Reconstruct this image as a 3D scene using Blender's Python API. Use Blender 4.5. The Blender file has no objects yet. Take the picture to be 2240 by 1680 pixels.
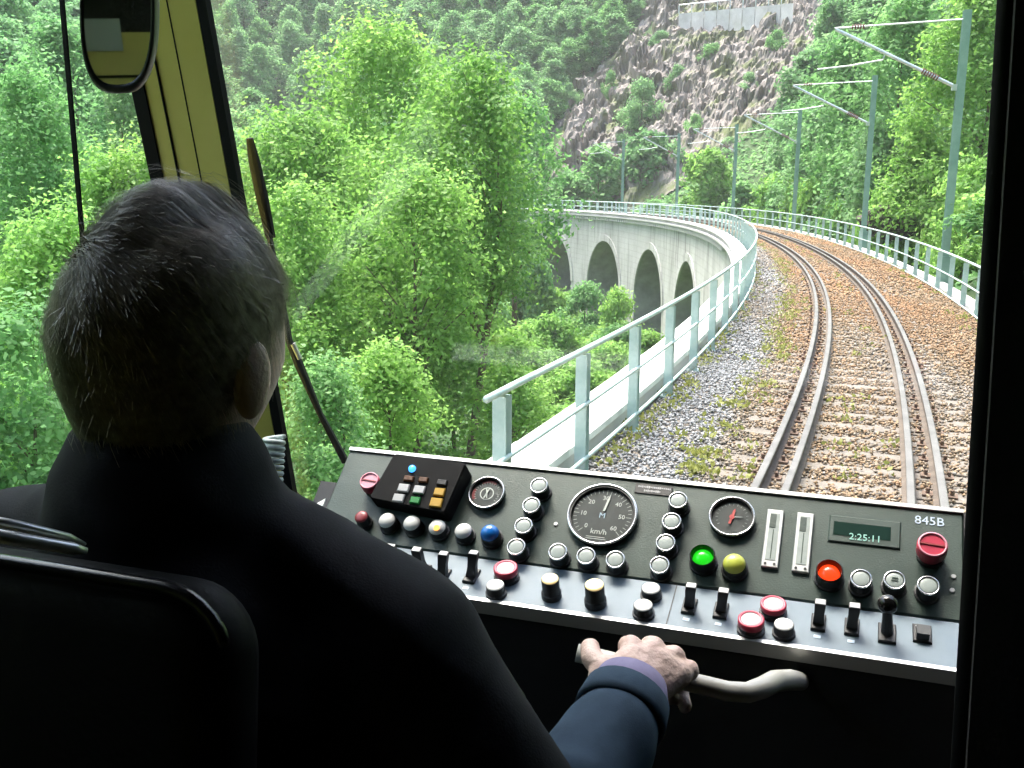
import bpy, bmesh, math, random
import numpy as np
from mathutils import Vector, Matrix, noise as mnoise

random.seed(7); rng = np.random.default_rng(11)
scene = bpy.context.scene
COL = scene.collection
R = math.radians

# ------------------------------------------------------------------ camera
CAM = Vector((0.0, 0.0, 2.616)); PITCH = 0.2118; ROLL = 0.0032; FPX = 2200.0
_f = Vector((0, math.cos(PITCH), -math.sin(PITCH))); _u0 = Vector((0, math.sin(PITCH), math.cos(PITCH)))
_r = Vector((1, 0, 0)) * math.cos(ROLL) + _u0 * math.sin(ROLL)
_u = _u0 * math.cos(ROLL) - Vector((1, 0, 0)) * math.sin(ROLL)
cam_data = bpy.data.cameras.new('camera'); cam = bpy.data.objects.new('camera', cam_data); COL.objects.link(cam)
cam.matrix_world = Matrix(((_r.x, _u.x, -_f.x, CAM.x), (_r.y, _u.y, -_f.y, CAM.y), (_r.z, _u.z, -_f.z, CAM.z), (0, 0, 0, 1)))
cam_data.sensor_width = 36; cam_data.lens = 36 * FPX / 2240; cam_data.clip_start = 0.02; cam_data.clip_end = 3000
scene.camera = cam

# ------------------------------------------------------------------ light
SUN_EL, SUN_AZ = R(68), R(-30)          # azimuth measured from +Y towards +X
world = bpy.data.worlds.new('World'); scene.world = world; world.use_nodes = True
wn = world.node_tree; bg = wn.nodes['Background']
sky = wn.nodes.new('ShaderNodeTexSky'); sky.sky_type = 'NISHITA'; sky.sun_disc = False
sky.sun_elevation = SUN_EL; sky.sun_rotation = SUN_AZ; sky.air_density = 1.0; sky.dust_density = 4.0; sky.ozone_density = 0.6
wn.links.new(sky.outputs[0], bg.inputs[0]); bg.inputs[1].default_value = 0.15
sd = bpy.data.lights.new('sun', 'SUN'); sd.energy = 1.5; sd.angle = R(25); sd.color = (1, 0.95, 0.86)
sun = bpy.data.objects.new('sun', sd); COL.objects.link(sun)
sdir = Vector((math.sin(SUN_AZ) * math.cos(SUN_EL), math.cos(SUN_AZ) * math.cos(SUN_EL), math.sin(SUN_EL)))
sun.rotation_euler = (-sdir).to_track_quat('-Z', 'Y').to_euler(); sun.location = (0, 0, 60)
vs = scene.view_settings; vs.view_transform = 'Standard'; vs.look = 'None'; vs.gamma = 1.0; vs.exposure = 2.5
scene.cycles.max_bounces = 8; scene.cycles.diffuse_bounces = 5; scene.cycles.transparent_max_bounces = 12
scene.cycles.caustics_reflective = False; scene.cycles.caustics_refractive = False

# ------------------------------------------------------------------ helpers: geometry
def ray(px, py):
    return _r * ((px - 1120) / FPX) + _u * ((840 - py) / FPX) + _f
def C(px, py, d):                     # point seen at a photo pixel, d metres along the view axis
    return CAM + ray(px, py) * d
def hit(px, py, p, n):
    d = ray(px, py); return CAM + d * ((p - CAM).dot(n) / d.dot(n))
PHI = R(18.9)
TL = Vector((math.cos(PHI), -math.sin(PHI), 0)); TF = Vector((math.sin(PHI), math.cos(PHI), 0)); ZZ = Vector((0, 0, 1))
def T(l, f, z):                       # train frame: right, forward, up from the camera
    return CAM + TL * l + TF * f + ZZ * z

W = {}
def wmat(o): return W.get(o.name, Matrix.Identity(4))
def put(o, parent=None, M=None):
    M = M or Matrix.Identity(4)
    o.matrix_basis = M; W[o.name] = M.copy()
    if parent is not None:
        o.parent = parent; o.matrix_parent_inverse = wmat(parent).inverted()
    return o
def tag(o, label, cat, group=None):
    o['label'] = label; o['category'] = cat
    if group: o['group'] = group
    return o
def struct(o): o['kind'] = 'structure'; return o
def empty(name, loc, label=None, cat=None, group=None):
    o = bpy.data.objects.new(name, None); o.empty_display_size = 0.1; COL.objects.link(o)
    put(o, None, Matrix.Translation(Vector(loc)))
    if label: tag(o, label, cat, group)
    return o
def link_mesh(name, me, mat=None, parent=None, M=None):
    o = bpy.data.objects.new(name, me); COL.objects.link(o)
    if mat is not None and len(me.materials) == 0: me.materials.append(mat)
    return put(o, parent, M)
def obj(name, verts, faces, mat, parent=None, M=None, smooth=False):
    me = bpy.data.meshes.new(name); me.from_pydata([tuple(v) for v in verts], [], faces); me.update()
    if smooth: me.shade_smooth()
    return link_mesh(name, me, mat, parent, M)
class MB:
    """collects shapes into one mesh"""
    def __init__(s): s.v = []; s.f = []
    def add(s, v, f):
        b = len(s.v); s.v += [tuple(p) for p in v]; s.f += [tuple(i + b for i in q) for q in f]; return s
    def box(s, x0, x1, y0, y1, z0, z1, M=None):
        v = [Vector((x, y, z)) for z in (z0, z1) for (x, y) in ((x0, y0), (x1, y0), (x1, y1), (x0, y1))]
        if M is not None: v = [M @ p for p in v]
        return s.add(v, [(3, 2, 1, 0), (4, 5, 6, 7), (0, 1, 5, 4), (1, 2, 6, 5), (2, 3, 7, 6), (3, 0, 4, 7)])
    def bbox(s, x0, x1, y0, y1, z0, z1, b, M=None):     # chamfered top
        v = [Vector((x0, y0, z0)), Vector((x1, y0, z0)), Vector((x1, y1, z0)), Vector((x0, y1, z0)),
             Vector((x0, y0, z1 - b)), Vector((x1, y0, z1 - b)), Vector((x1, y1, z1 - b)), Vector((x0, y1, z1 - b)),
             Vector((x0 + b, y0 + b, z1)), Vector((x1 - b, y0 + b, z1)), Vector((x1 - b, y1 - b, z1)), Vector((x0 + b, y1 - b, z1))]
        if M is not None: v = [M @ p for p in v]
        f = [(3, 2, 1, 0), (8, 9, 10, 11)]
        for k in range(4):
            n = (k + 1) % 4; f += [(k, n, 4 + n, 4 + k), (4 + k, 4 + n, 8 + n, 8 + k)]
        return s.add(v, f)
    def lathe(s, prof, n=24, M=None, capb=True, capt=True):   # prof [(r,z)] upwards
        v = []; f = []
        for (r_, z_) in prof:
            for k in range(n):
                a = 2 * math.pi * k / n; v.append(Vector((r_ * math.cos(a), r_ * math.sin(a), z_)))
        for i in range(len(prof) - 1):
            for k in range(n):
                m = (k + 1) % n; f.append((i * n + k, i * n + m, (i + 1) * n + m, (i + 1) * n + k))
        if capb: f.append(tuple(range(n - 1, -1, -1)))
        if capt: f.append(tuple(range((len(prof) - 1) * n, len(prof) * n)))
        if M is not None: v = [M @ p for p in v]
        return s.add(v, f)
    def tube(s, pts, rad, n=8, caps=True):
        pts = [Vector(p) for p in pts]
        if not hasattr(rad, '__len__'): rad = [rad] * len(pts)
        v = []; f = []; up = None
        for i, p in enumerate(pts):
            t = (pts[min(i + 1, len(pts) - 1)] - pts[max(i - 1, 0)]).normalized()
            if up is None: up = t.orthogonal().normalized()
            up = (up - t * up.dot(t)).normalized(); w = t.cross(up)
            for k in range(n):
                a = 2 * math.pi * k / n; v.append(p + (up * math.cos(a) + w * math.sin(a)) * rad[i])
        for i in range(len(pts) - 1):
            for k in range(n):
                m = (k + 1) % n; f.append((i * n + k, i * n + m, (i + 1) * n + m, (i + 1) * n + k))
        if caps: f += [tuple(range(n - 1, -1, -1)), tuple(range((len(pts) - 1) * n, len(pts) * n))]
        return s.add(v, f)
    def build(s, name, mat, parent=None, M=None, smooth=False):
        return obj(name, s.v, s.f, mat, parent, M, smooth)
    def mesh(s, name, mat, smooth=False):
        me = bpy.data.meshes.new(name); me.from_pydata(s.v, [], s.f); me.update(); me.materials.append(mat)
        if smooth: me.shade_smooth()
        return me
def frame(o, x, y, z):                # matrix from origin and axes
    return Matrix(((x.x, y.x, z.x, o.x), (x.y, y.y, z.y, o.y), (x.z, y.z, z.z, o.z), (0, 0, 0, 1)))

# ------------------------------------------------------------------ helpers: materials
def mat(name, col, rough=0.6, metal=0.0, col2=None, scale=6.0, detail=4.0, bump=0.0, bscale=None, coat=0.0, emit=None, estr=0.0, spec=0.5, mix=(0.35, 0.65)):
    m = bpy.data.materials.new(name); m.use_nodes = True; nt = m.node_tree; b = nt.nodes['Principled BSDF']
    b.inputs['Base Color'].default_value = (*col, 1); b.inputs['Roughness'].default_value = rough; b.inputs['Metallic'].default_value = metal
    b.inputs['Coat Weight'].default_value = coat; b.inputs['Specular IOR Level'].default_value = spec
    if emit: b.inputs['Emission Color'].default_value = (*emit, 1); b.inputs['Emission Strength'].default_value = estr
    if col2 is not None or bump:
        tc = nt.nodes.new('ShaderNodeTexCoord')
    if col2 is not None:
        nz = nt.nodes.new('ShaderNodeTexNoise'); nz.inputs['Scale'].default_value = scale; nz.inputs['Detail'].default_value = detail; nz.inputs['Roughness'].default_value = 0.65
        cr = nt.nodes.new('ShaderNodeValToRGB'); cr.color_ramp.elements[0].position = mix[0]; cr.color_ramp.elements[1].position = mix[1]
        cr.color_ramp.elements[0].color = (*col, 1); cr.color_ramp.elements[1].color = (*col2, 1)
        nt.links.new(tc.outputs['Object'], nz.inputs['Vector']); nt.links.new(nz.outputs['Fac'], cr.inputs['Fac']); nt.links.new(cr.outputs['Color'], b.inputs['Base Color'])
    if bump:
        n2 = nt.nodes.new('ShaderNodeTexNoise'); n2.inputs['Scale'].default_value = bscale or scale * 3; n2.inputs['Detail'].default_value = 6
        bp = nt.nodes.new('ShaderNodeBump'); bp.inputs['Strength'].default_value = bump; bp.inputs['Distance'].default_value = 0.02
        nt.links.new(tc.outputs['Object'], n2.inputs['Vector']); nt.links.new(n2.outputs['Fac'], bp.inputs['Height']); nt.links.new(bp.outputs['Normal'], b.inputs['Normal'])
    return m
def leaf_mat(name, dark, light, trans=0.45):
    m = bpy.data.materials.new(name); m.use_nodes = True; nt = m.node_tree; nt.nodes.clear()
    out = nt.nodes.new('ShaderNodeOutputMaterial'); at = nt.nodes.new('ShaderNodeAttribute'); at.attribute_name = 'shade'
    oi = nt.nodes.new('ShaderNodeObjectInfo')
    ad = nt.nodes.new('ShaderNodeMath'); ad.operation = 'MULTIPLY_ADD'; ad.inputs[1].default_value = 0.3; 
    nt.links.new(oi.outputs['Random'], ad.inputs[0]); 
    sb = nt.nodes.new('ShaderNodeMath'); sb.operation = 'SUBTRACT'; sb.inputs[1].default_value = 0.15
    nt.links.new(at.outputs['Fac'], ad.inputs[2]); nt.links.new(ad.outputs[0], sb.inputs[0])
    cr = nt.nodes.new('ShaderNodeValToRGB'); cr.color_ramp.elements[0].color = (*dark, 1); cr.color_ramp.elements[1].color = (*light, 1)
    nt.links.new(sb.outputs[0], cr.inputs['Fac'])
    d = nt.nodes.new('ShaderNodeBsdfPrincipled'); d.inputs['Roughness'].default_value = 0.55; d.inputs['Specular IOR Level'].default_value = 0.35
    t = nt.nodes.new('ShaderNodeBsdfTranslucent'); mx = nt.nodes.new('ShaderNodeMixShader'); mx.inputs[0].default_value = trans
    nt.links.new(cr.outputs['Color'], d.inputs['Base Color']); nt.links.new(cr.outputs['Color'], t.inputs['Color'])
    nt.links.new(d.outputs[0], mx.inputs[1]); nt.links.new(t.outputs[0], mx.inputs[2]); nt.links.new(mx.outputs[0], out.inputs[0])
    return m
def glass_mat(name, tint=(0.975, 0.99, 0.985), rough=0.0):
    m = bpy.data.materials.new(name); m.use_nodes = True; nt = m.node_tree; nt.nodes.clear()
    out = nt.nodes.new('ShaderNodeOutputMaterial'); tr = nt.nodes.new('ShaderNodeBsdfTransparent'); tr.inputs[0].default_value = (*tint, 1)
    gl = nt.nodes.new('ShaderNodeBsdfGlossy'); gl.inputs['Roughness'].default_value = rough
    lw = nt.nodes.new('ShaderNodeLayerWeight'); lw.inputs['Blend'].default_value = 0.5     # facing term, then Schlick
    pw = nt.nodes.new('ShaderNodeMath'); pw.operation = 'POWER'; pw.inputs[1].default_value = 5.0; nt.links.new(lw.outputs['Facing'], pw.inputs[0])
    fr = nt.nodes.new('ShaderNodeMath'); fr.operation = 'MULTIPLY_ADD'; fr.inputs[1].default_value = .96; fr.inputs[2].default_value = .017; nt.links.new(pw.outputs[0], fr.inputs[0])
    mx = nt.nodes.new('ShaderNodeMixShader')
    nt.links.new(fr.outputs[0], mx.inputs[0]); nt.links.new(tr.outputs[0], mx.inputs[1]); nt.links.new(gl.outputs[0], mx.inputs[2]); nt.links.new(mx.outputs[0], out.inputs[0])
    return m
M = {}
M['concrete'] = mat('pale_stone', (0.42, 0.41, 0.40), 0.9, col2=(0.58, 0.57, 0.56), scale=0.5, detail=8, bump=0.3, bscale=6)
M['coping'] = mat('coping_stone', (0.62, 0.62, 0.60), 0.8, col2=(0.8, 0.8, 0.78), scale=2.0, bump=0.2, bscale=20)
M['vault'] = mat('vault_stone', (0.26, 0.25, 0.24), 0.95, col2=(0.38, 0.37, 0.36), scale=0.8, bump=0.4, bscale=5)  # vault stone, a darker grey than the outer walls
M['paint'] = mat('turquoise_paint', (0.38, 0.51, 0.49), 0.5, col2=(0.54, 0.64, 0.62), scale=5, detail=8, bump=0.1)
M['mast'] = mat('mast_paint', (0.19, 0.32, 0.27), 0.5, col2=(0.27, 0.40, 0.35), scale=2, bump=0.05)
M['galv'] = mat('galvanised_steel', (0.55, 0.6, 0.62), 0.4, 0.6, col2=(0.7, 0.74, 0.76), scale=4)
M['insul'] = mat('brown_insulator', (0.14, 0.045, 0.035), 0.25)
M['rail'] = mat('rail_steel', (0.105, 0.10, 0.095), 0.55, 0.1, col2=(0.155, 0.148, 0.14), scale=3, bump=0.05)
M['railside'] = mat('rusty_rail_side', (0.075, 0.058, 0.045), 0.85, col2=(0.12, 0.095, 0.075), scale=6, bump=0.2, bscale=40)
M['sleeper'] = mat('sleeper_wood', (0.125, 0.108, 0.09), 0.9, col2=(0.18, 0.155, 0.13), scale=5, bump=0.5, bscale=25)
M['iron'] = mat('rusty_iron', (0.10, 0.065, 0.045), 0.8, col2=(0.16, 0.10, 0.07), scale=15)
M['bark'] = mat('bark', (0.075, 0.055, 0.038), 0.95, col2=(0.15, 0.115, 0.08), scale=3, bump=0.8, bscale=14)
M['rock'] = mat('rock', (0.13, 0.115, 0.10), 0.95, col2=(0.29, 0.25, 0.228), scale=0.22, detail=12, bump=0.6, bscale=2.5, mix=(.25, .7))
def mossy(m):
    nt = m.node_tree; b = nt.nodes['Principled BSDF']; tc = nt.nodes.new('ShaderNodeTexCoord'); nz = nt.nodes.new('ShaderNodeTexNoise'); nz.inputs['Scale'].default_value = .16; nz.inputs['Detail'].default_value = 9; nz.inputs['Roughness'].default_value = .7
    cr = nt.nodes.new('ShaderNodeValToRGB'); cr.color_ramp.elements[0].position = .52; cr.color_ramp.elements[1].position = .60; cr.color_ramp.elements[0].color = (0, 0, 0, 1); cr.color_ramp.elements[1].color = (1, 1, 1, 1)
    mx = nt.nodes.new('ShaderNodeMixRGB'); mx.inputs[2].default_value = (.13, .15, .06, 1); old = b.inputs['Base Color'].links[0].from_socket
    nt.links.new(tc.outputs['Object'], nz.inputs['Vector']); nt.links.new(nz.outputs['Fac'], cr.inputs['Fac']); nt.links.new(cr.outputs[0], mx.inputs[0]); nt.links.new(old, mx.inputs[1]); nt.links.new(mx.outputs[0], b.inputs['Base Color'])
mossy(M['rock'])
M['soil'] = mat('slope_soil', (0.03, 0.07, 0.02), 1.0, col2=(0.07, 0.11, 0.04), scale=0.3, detail=8, bump=0.5, bscale=3)
M['leaf_b'] = leaf_mat('bright_leaves', (0.12, 0.29, 0.05), (0.38, 0.62, 0.15), 0.58)
M['leaf_m'] = leaf_mat('mid_leaves', (0.10, 0.26, 0.075), (0.31, 0.55, 0.20), 0.58)
M['leaf_d'] = leaf_mat('dark_leaves', (0.12, 0.27, 0.10), (0.31, 0.52, 0.22), 0.58)
M['black'] = mat('black_plastic', (0.008, 0.008, 0.009), 0.5, col2=(0.012, 0.012, 0.013), scale=30)
M['cab'] = mat('cab_black_lining', (0.010, 0.010, 0.011), 0.75, col2=(0.015, 0.015, 0.015), scale=20, bump=0.2, bscale=200)
M['rubber'] = mat('black_rubber', (0.006, 0.006, 0.0065), 0.8, spec=.2)
M['pillar'] = mat('olive_yellow_lacquer', (0.60, 0.51, 0.11), 0.4, col2=(0.66, 0.57, 0.15), scale=4, coat=0.2)
M['glass'] = glass_mat('windscreen_glass')
M['sideglass'] = glass_mat('side_window_glass', (0.91, 0.97, 0.96))

# ------------------------------------------------------------------ the line of the track
_KN = [-5, 10, 22, 34, 46, 60, 75, 95]; _KV = [-.0055, -.0054, -.006, -.0045, -.0051, -.0086, -.0098, -.0101]
GRADE = -0.0171; HAZE = .0005
_S = np.arange(-16, 165.01, 0.25); _K = np.interp(_S, _KN, _KV)
_i0 = int(np.argmin(abs(_S)))
_H = np.concatenate([[0], np.cumsum((_K[1:] + _K[:-1]) / 2 * 0.25)]); _H = _H - _H[_i0] + 0.373
_X = np.concatenate([[0], np.cumsum(np.sin((_H[1:] + _H[:-1]) / 2) * 0.25)]); _Y = np.concatenate([[0], np.cumsum(np.cos((_H[1:] + _H[:-1]) / 2) * 0.25)])
_X = _X - _X[_i0] + 2.0946; _Y = _Y - _Y[_i0] + 6.1767
def tx(s): return np.interp(s, _S, _X)
def ty(s): return np.interp(s, _S, _Y)
def th(s): return np.interp(s, _S, _H)
def tz(s): return GRADE * np.maximum(s, 0)
def TP(s, off, z):
    h = th(s); return Vector((tx(s) + off * math.cos(h), ty(s) - off * math.sin(h), z + float(tz(s))))
def TPn(s, off, z):
    h = th(s); return np.stack([tx(s) + off * np.cos(h), ty(s) - off * np.sin(h), z + tz(s)], -1)
def TM(s, off, z):                    # frame on the track: x right, y forward, z up
    h = float(th(s)); return frame(TP(s, off, z), Vector((math.cos(h), -math.sin(h), 0)), Vector((math.sin(h), math.cos(h), 0)), ZZ)
def sweep(prof, ss, closed=True, caps=True):
    """profile [(offset, z)] swept along the track"""
    mb = MB(); n = len(prof); v = []; f = []
    for s in ss: v += [TP(s, o, z) for (o, z) in prof]
    for i in range(len(ss) - 1):
        for k in range(n if closed else n - 1):
            m = (k + 1) % n; f.append((i * n + k, (i + 1) * n + k, (i + 1) * n + m, i * n + m))
    if caps and closed: f += [tuple(range(n)), tuple(range((len(ss) - 1) * n + n - 1, (len(ss) - 1) * n - 1, -1))]
    return mb.add(v, f)
def smooth01(x, a, b):
    t = np.clip((x - a) / (b - a), 0, 1); return t * t * (3 - 2 * t)
_cs = np.arange(-16, 165, 1.5); _cx, _cy, _ch = tx(_cs), ty(_cs), th(_cs)
def nearest(x, y):
    x = np.atleast_1d(x).astype(float); y = np.atleast_1d(y).astype(float)
    d = (x[:, None] - _cx) ** 2 + (y[:, None] - _cy) ** 2; i = np.argmin(d, 1)
    dx, dy = x - _cx[i], y - _cy[i]; h = _ch[i]
    return _cs[i] + dx * np.sin(h) + dy * np.cos(h), np.where(dx * np.cos(h) - dy * np.sin(h) >= 0, 1, -1) * np.sqrt(d[np.arange(len(x)), i])
def terrain(x, y, rough=True):
    x = np.atleast_1d(x).astype(float); y = np.atleast_1d(y).astype(float)
    s, off = nearest(x, y)
    a = smooth01(s, 22, 48)
    base = -0.9 * (1 - a) + -7.5 * a; st = 3.2 * (1 - a) + 6.0 * a
    zr = base + (0.9 * (1 - a) + 0.78 * a) * np.maximum(0, off - st) 
    b = smooth01(s, 6, 42)
    edge = -3.2 * (1 - b) - 12.0 * b
    d = -off; q = smooth01(d, 3, 17)
    zl = edge * (1 - q) - 13.0 * q
    zl = np.maximum(zl, -13.0 + 0.75 * (-x - 17) ) + 0
    e = smooth01(s, 108, 122)
    z = np.where(off > 0, zr, zl)
    w = smooth01(np.abs(off), 1.0, 3.0)
    z = z * w + (np.minimum(zr, zl) - 0.5) * (1 - w)
    z = z * (1 - e * (1 - smooth01(np.abs(off), 3, 12))) + e * (1 - smooth01(np.abs(off), 3, 12)) * (tz(s) - 0.6)
    if rough:
        z = z + 0.5 * np.sin(x * 0.37 + 1.3 * np.sin(y * 0.21)) * np.cos(y * 0.29) * smooth01(np.abs(off), 4, 9)
    return z
# ground sheet
gx = np.concatenate([np.arange(-320, -80, 16), np.arange(-80, 90, 2.0), np.arange(90, 330, 16)]); gy = np.concatenate([np.arange(-300, -20, 20), np.arange(-20, 190, 2.0), np.arange(190, 420, 16)])
GX, GY = np.meshgrid(gx, gy); gz = np.minimum(terrain(GX.ravel(), GY.ravel()), 150)
nx_, ny_ = len(gx), len(gy)
gv = np.stack([GX.ravel(), GY.ravel(), gz], 1)
gf = [(j * nx_ + i, j * nx_ + i + 1, (j + 1) * nx_ + i + 1, (j + 1) * nx_ + i) for j in range(ny_ - 1) for i in range(nx_ - 1)]
struct(obj('hillside_ground', gv, gf, M['soil'], smooth=True))

# ------------------------------------------------------------------ viaduct
S_END = 116.0
via = empty('viaduct', TP(60, 0, -12), 'pale stone railway viaduct curving left on tall round arches', 'viaduct')
ARCH = [63.9, 77.3, 90.7, 104.1]; RAD = 4.5; CROWN = -2.45; WL, WR = -2.72, 2.66
def intrados(s):
    for c in ARCH:
        if abs(s - c) < RAD: return CROWN - RAD + math.sqrt(RAD * RAD - (s - c) ** 2)
    return None
def side_wall(off, back, name):
    cuts = set(np.round(np.arange(-14, S_END + .1, 1.5), 3))
    for c in ARCH:
        for k in range(25): cuts.add(round(c - RAD * math.cos(math.pi * k / 24), 4))
    cuts = sorted(cuts); mb = MB(); v = []; f = []
    for a_, b_ in zip(cuts[:-1], cuts[1:]):
        if b_ - a_ < 1e-3: continue
        m_ = (a_ + b_) / 2
        def low(s):
            for c in ARCH:
                if abs(m_ - c) < RAD: return CROWN - RAD + math.sqrt(max(0, RAD * RAD - (s - c) ** 2))
            return -16.0
        n = len(v); v += [TP(a_, off, low(a_)), TP(b_, off, low(b_)), TP(b_, off, -.42), TP(a_, off, -.42)]
        f.append((n, n + 1, n + 2, n + 3) if not back else (n + 3, n + 2, n + 1, n))
    return mb.add(v, f).build(name, M['wall'], via)
def wall_mat():
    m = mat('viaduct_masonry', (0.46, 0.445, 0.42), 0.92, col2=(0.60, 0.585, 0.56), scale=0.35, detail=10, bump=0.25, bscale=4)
    nt = m.node_tree; b = nt.nodes['Principled BSDF']; tc = nt.nodes.new('ShaderNodeTexCoord')
    # damp streaks running down from the coping
    mp = nt.nodes.new('ShaderNodeMapping'); mp.inputs['Scale'].default_value = (1.1, 1.1, 0.10)
    nz = nt.nodes.new('ShaderNodeTexNoise'); nz.inputs['Scale'].default_value = 1.6; nz.inputs['Detail'].default_value = 5
    cr = nt.nodes.new('ShaderNodeValToRGB'); cr.color_ramp.elements[0].position = 0.30; cr.color_ramp.elements[1].position = 0.48
    cr.color_ramp.elements[0].color = (0.25, 0.24, 0.22, 1); cr.color_ramp.elements[1].color = (1, 1, 1, 1)
    mx = nt.nodes.new('ShaderNodeMixRGB'); mx.blend_type = 'MULTIPLY'; mx.inputs[0].default_value = 0.55
    old = b.inputs['Base Color'].links[0].from_socket
    nt.links.new(tc.outputs['Object'], mp.inputs['Vector']); nt.links.new(mp.outputs[0], nz.inputs['Vector']); nt.links.new(nz.outputs['Fac'], cr.inputs['Fac'])
    sp = nt.nodes.new('ShaderNodeSeparateXYZ'); nt.links.new(tc.outputs['Object'], sp.inputs[0])
    wv = nt.nodes.new('ShaderNodeMath'); wv.operation = 'MULTIPLY'; wv.inputs[1].default_value = 1 / .48; nt.links.new(sp.outputs[2], wv.inputs[0])
    fr = nt.nodes.new('ShaderNodeMath'); fr.operation = 'FRACT'; nt.links.new(wv.outputs[0], fr.inputs[0])
    c2 = nt.nodes.new('ShaderNodeValToRGB'); c2.color_ramp.elements[0].position = .0; c2.color_ramp.elements[1].position = .12; c2.color_ramp.elements[0].color = (.62, .60, .57, 1); c2.color_ramp.elements[1].color = (1, 1, 1, 1)
    nt.links.new(fr.outputs[0], c2.inputs['Fac']); m2 = nt.nodes.new('ShaderNodeMixRGB'); m2.blend_type = 'MULTIPLY'; m2.inputs[0].default_value = .6
    nt.links.new(old, mx.inputs[1]); nt.links.new(cr.outputs[0], mx.inputs[2]); nt.links.new(mx.outputs[0], m2.inputs[1]); nt.links.new(c2.outputs[0], m2.inputs[2]); nt.links.new(m2.outputs[0], b.inputs['Base Color'])
    return m
M['wall'] = wall_mat()
side_wall(WL, False, 'spandrel_wall'); side_wall(WR, True, 'spandrel_wall')
for c in ARCH:                        # vaults with the pier faces below the springing, and the proud ring of the arch
    mb = MB(); v = []; f = []
    pts = [(c - RAD, -16.0)] + [(c - RAD * math.cos(math.pi * k / 28), CROWN - RAD + RAD * math.sin(math.pi * k / 28)) for k in range(29)] + [(c + RAD, -16.0)]
    for (s, z) in pts: v += [TP(s, WL, z), TP(s, WR, z)]
    for i in range(len(pts) - 1): f.append((2 * i, 2 * i + 1, 2 * i + 3, 2 * i + 2))
    mb.add(v, f).build('arch_vault', M['vault'], via)
    mb = MB(); v = []; f = []; RO = RAD + 0.55
    for k in range(29):
        a = math.pi * k / 28
        for (rr, oo) in ((RAD - 0.01, WL + 0.05), (RAD - 0.01, WL - 0.07), (RO, WL - 0.07), (RO, WL + 0.02)):
            v.append(TP(c - rr * math.cos(a), oo, CROWN - RAD + rr * math.sin(a)))
    for i in range(28):
        for k in range(4):
            m_ = (k + 1) % 4; f.append((i * 4 + k, i * 4 + m_, (i + 1) * 4 + m_, (i + 1) * 4 + k))
    f += [(0, 1, 2, 3), (28 * 4 + 3, 28 * 4 + 2, 28 * 4 + 1, 28 * 4)]
    mb.add(v, f).build('arch_ring', M['wall'], via)
# cornice, coping slabs, corbels, deck
ss = list(np.arange(-14, S_END + .1, 1.0))
sweep([(-2.5, -.42), (-2.5, -.16), (-3.02, -.16), (-3.02, -.26), (-2.72, -.42)], ss).build('cornice', M['concrete'], via)
sweep([(-2.86, -.16), (-2.86, .06), (-2.46, .06), (-2.46, -.16)], ss).build('parapet', M['concrete'], via)
sweep([(-2.46, -.45), (-2.46, -.2), (2.7, -.2), (2.7, -.45)], ss).build('deck', M['concrete'], via)
sweep([(2.5, -.2), (2.5, -.05), (2.85, -.05), (2.85, -.42), (2.66, -.42), (2.66, -.2)], ss).build('kerb_wall', M['concrete'], via)
s = -4.0; k = 0
while s < S_END - 2:
    n = max(2, int(2.0 / 0.9) + 1); sl = list(np.linspace(s + .012, s + 1.988, n))
    dz = random.uniform(-.006, .006); do = random.uniform(-.006, .006)
    sweep([(-2.43 + do, .06), (-2.43 + do, .135 + dz), (-2.45 + do, .15 + dz), (-2.96 + do, .15 + dz), (-2.98 + do, .135 + dz), (-2.98 + do, .06)], sl).build('coping_slab', M['coping'], via)
    s += 2.0
mbc = MB().box(-.14, .14, -.11, .11, -.30, 0); cm = mbc.mesh('corbel', M['concrete'])
for s in np.arange(44, 112, 0.62):
    link_mesh('corbel', cm, None, via, TM(s, -2.84, -.262))

# ------------------------------------------------------------------ track
trk = empty('railway_track', TP(20, 0, -.3), 'railway track with doubled rails curving away over the viaduct', 'railway track')
RP = [(-.062, -.155), (-.062, -.143), (-.012, -.125), (-.009, -.045), (-.034, -.034), (-.034, -.006), (-.026, 0), (.026, 0), (.034, -.006), (.034, -.034), (.009, -.045), (.012, -.125), (.062, -.143), (.062, -.155)]
sr = list(np.concatenate([np.arange(-4, 40, .5), np.arange(40, S_END + 12, 1.5)]))
def two_tone(o):
    o.data.materials.append(M['railside']); nf = len(RP)
    for i, p in enumerate(o.data.polygons):
        if i % nf not in (5, 6, 7): p.material_index = 1
for o in (-.75, .75): two_tone(sweep([(o + a, b) for a, b in RP], sr, caps=False).build('rail', M['rail'], trk))
for o in (-.495, .495): two_tone(sweep([(o + a * .95, b + .012) for a, b in RP], sr, caps=False).build('guard_rail', M['rail'], trk))
sm = []
for q in range(4):
    mb = MB(); mb.bbox(-1.2, 1.2, -.12, .12, -.34, -.157, .012)
    v = [(x + random.uniform(-.008, .008), y + random.uniform(-.012, .012), z + (random.uniform(-.004, .002) if z > -.3 else 0)) for x, y, z in mb.v]
    mb.v = v; sm.append(mb.mesh('sleeper', M['sleeper']))
pl = MB()
for o in (-.75, .75):
    for sg in (-1, 1):
        pl.box(o + sg * .1 - .045, o + sg * .1 + .045, -.06, .06, -.157, -.135); pl.lathe([(.018, -.135), (.018, -.09), (.011, -.085)], 6, Matrix.Translation((o + sg * .1, 0, 0)))
plm = pl.mesh('rail_fixing', M['iron'])
SLP = []
s = -1.0; k = 0
while s < 62:
    SLP.append(s); MM = TM(s, random.uniform(-.03, .03), 0)
    so = link_mesh('sleeper', sm[k % 4], None, trk, MM)
    if s < 26: link_mesh('rail_fixing', plm, None, so, TM(s, 0, 0))
    s += .62; k += 1

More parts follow.
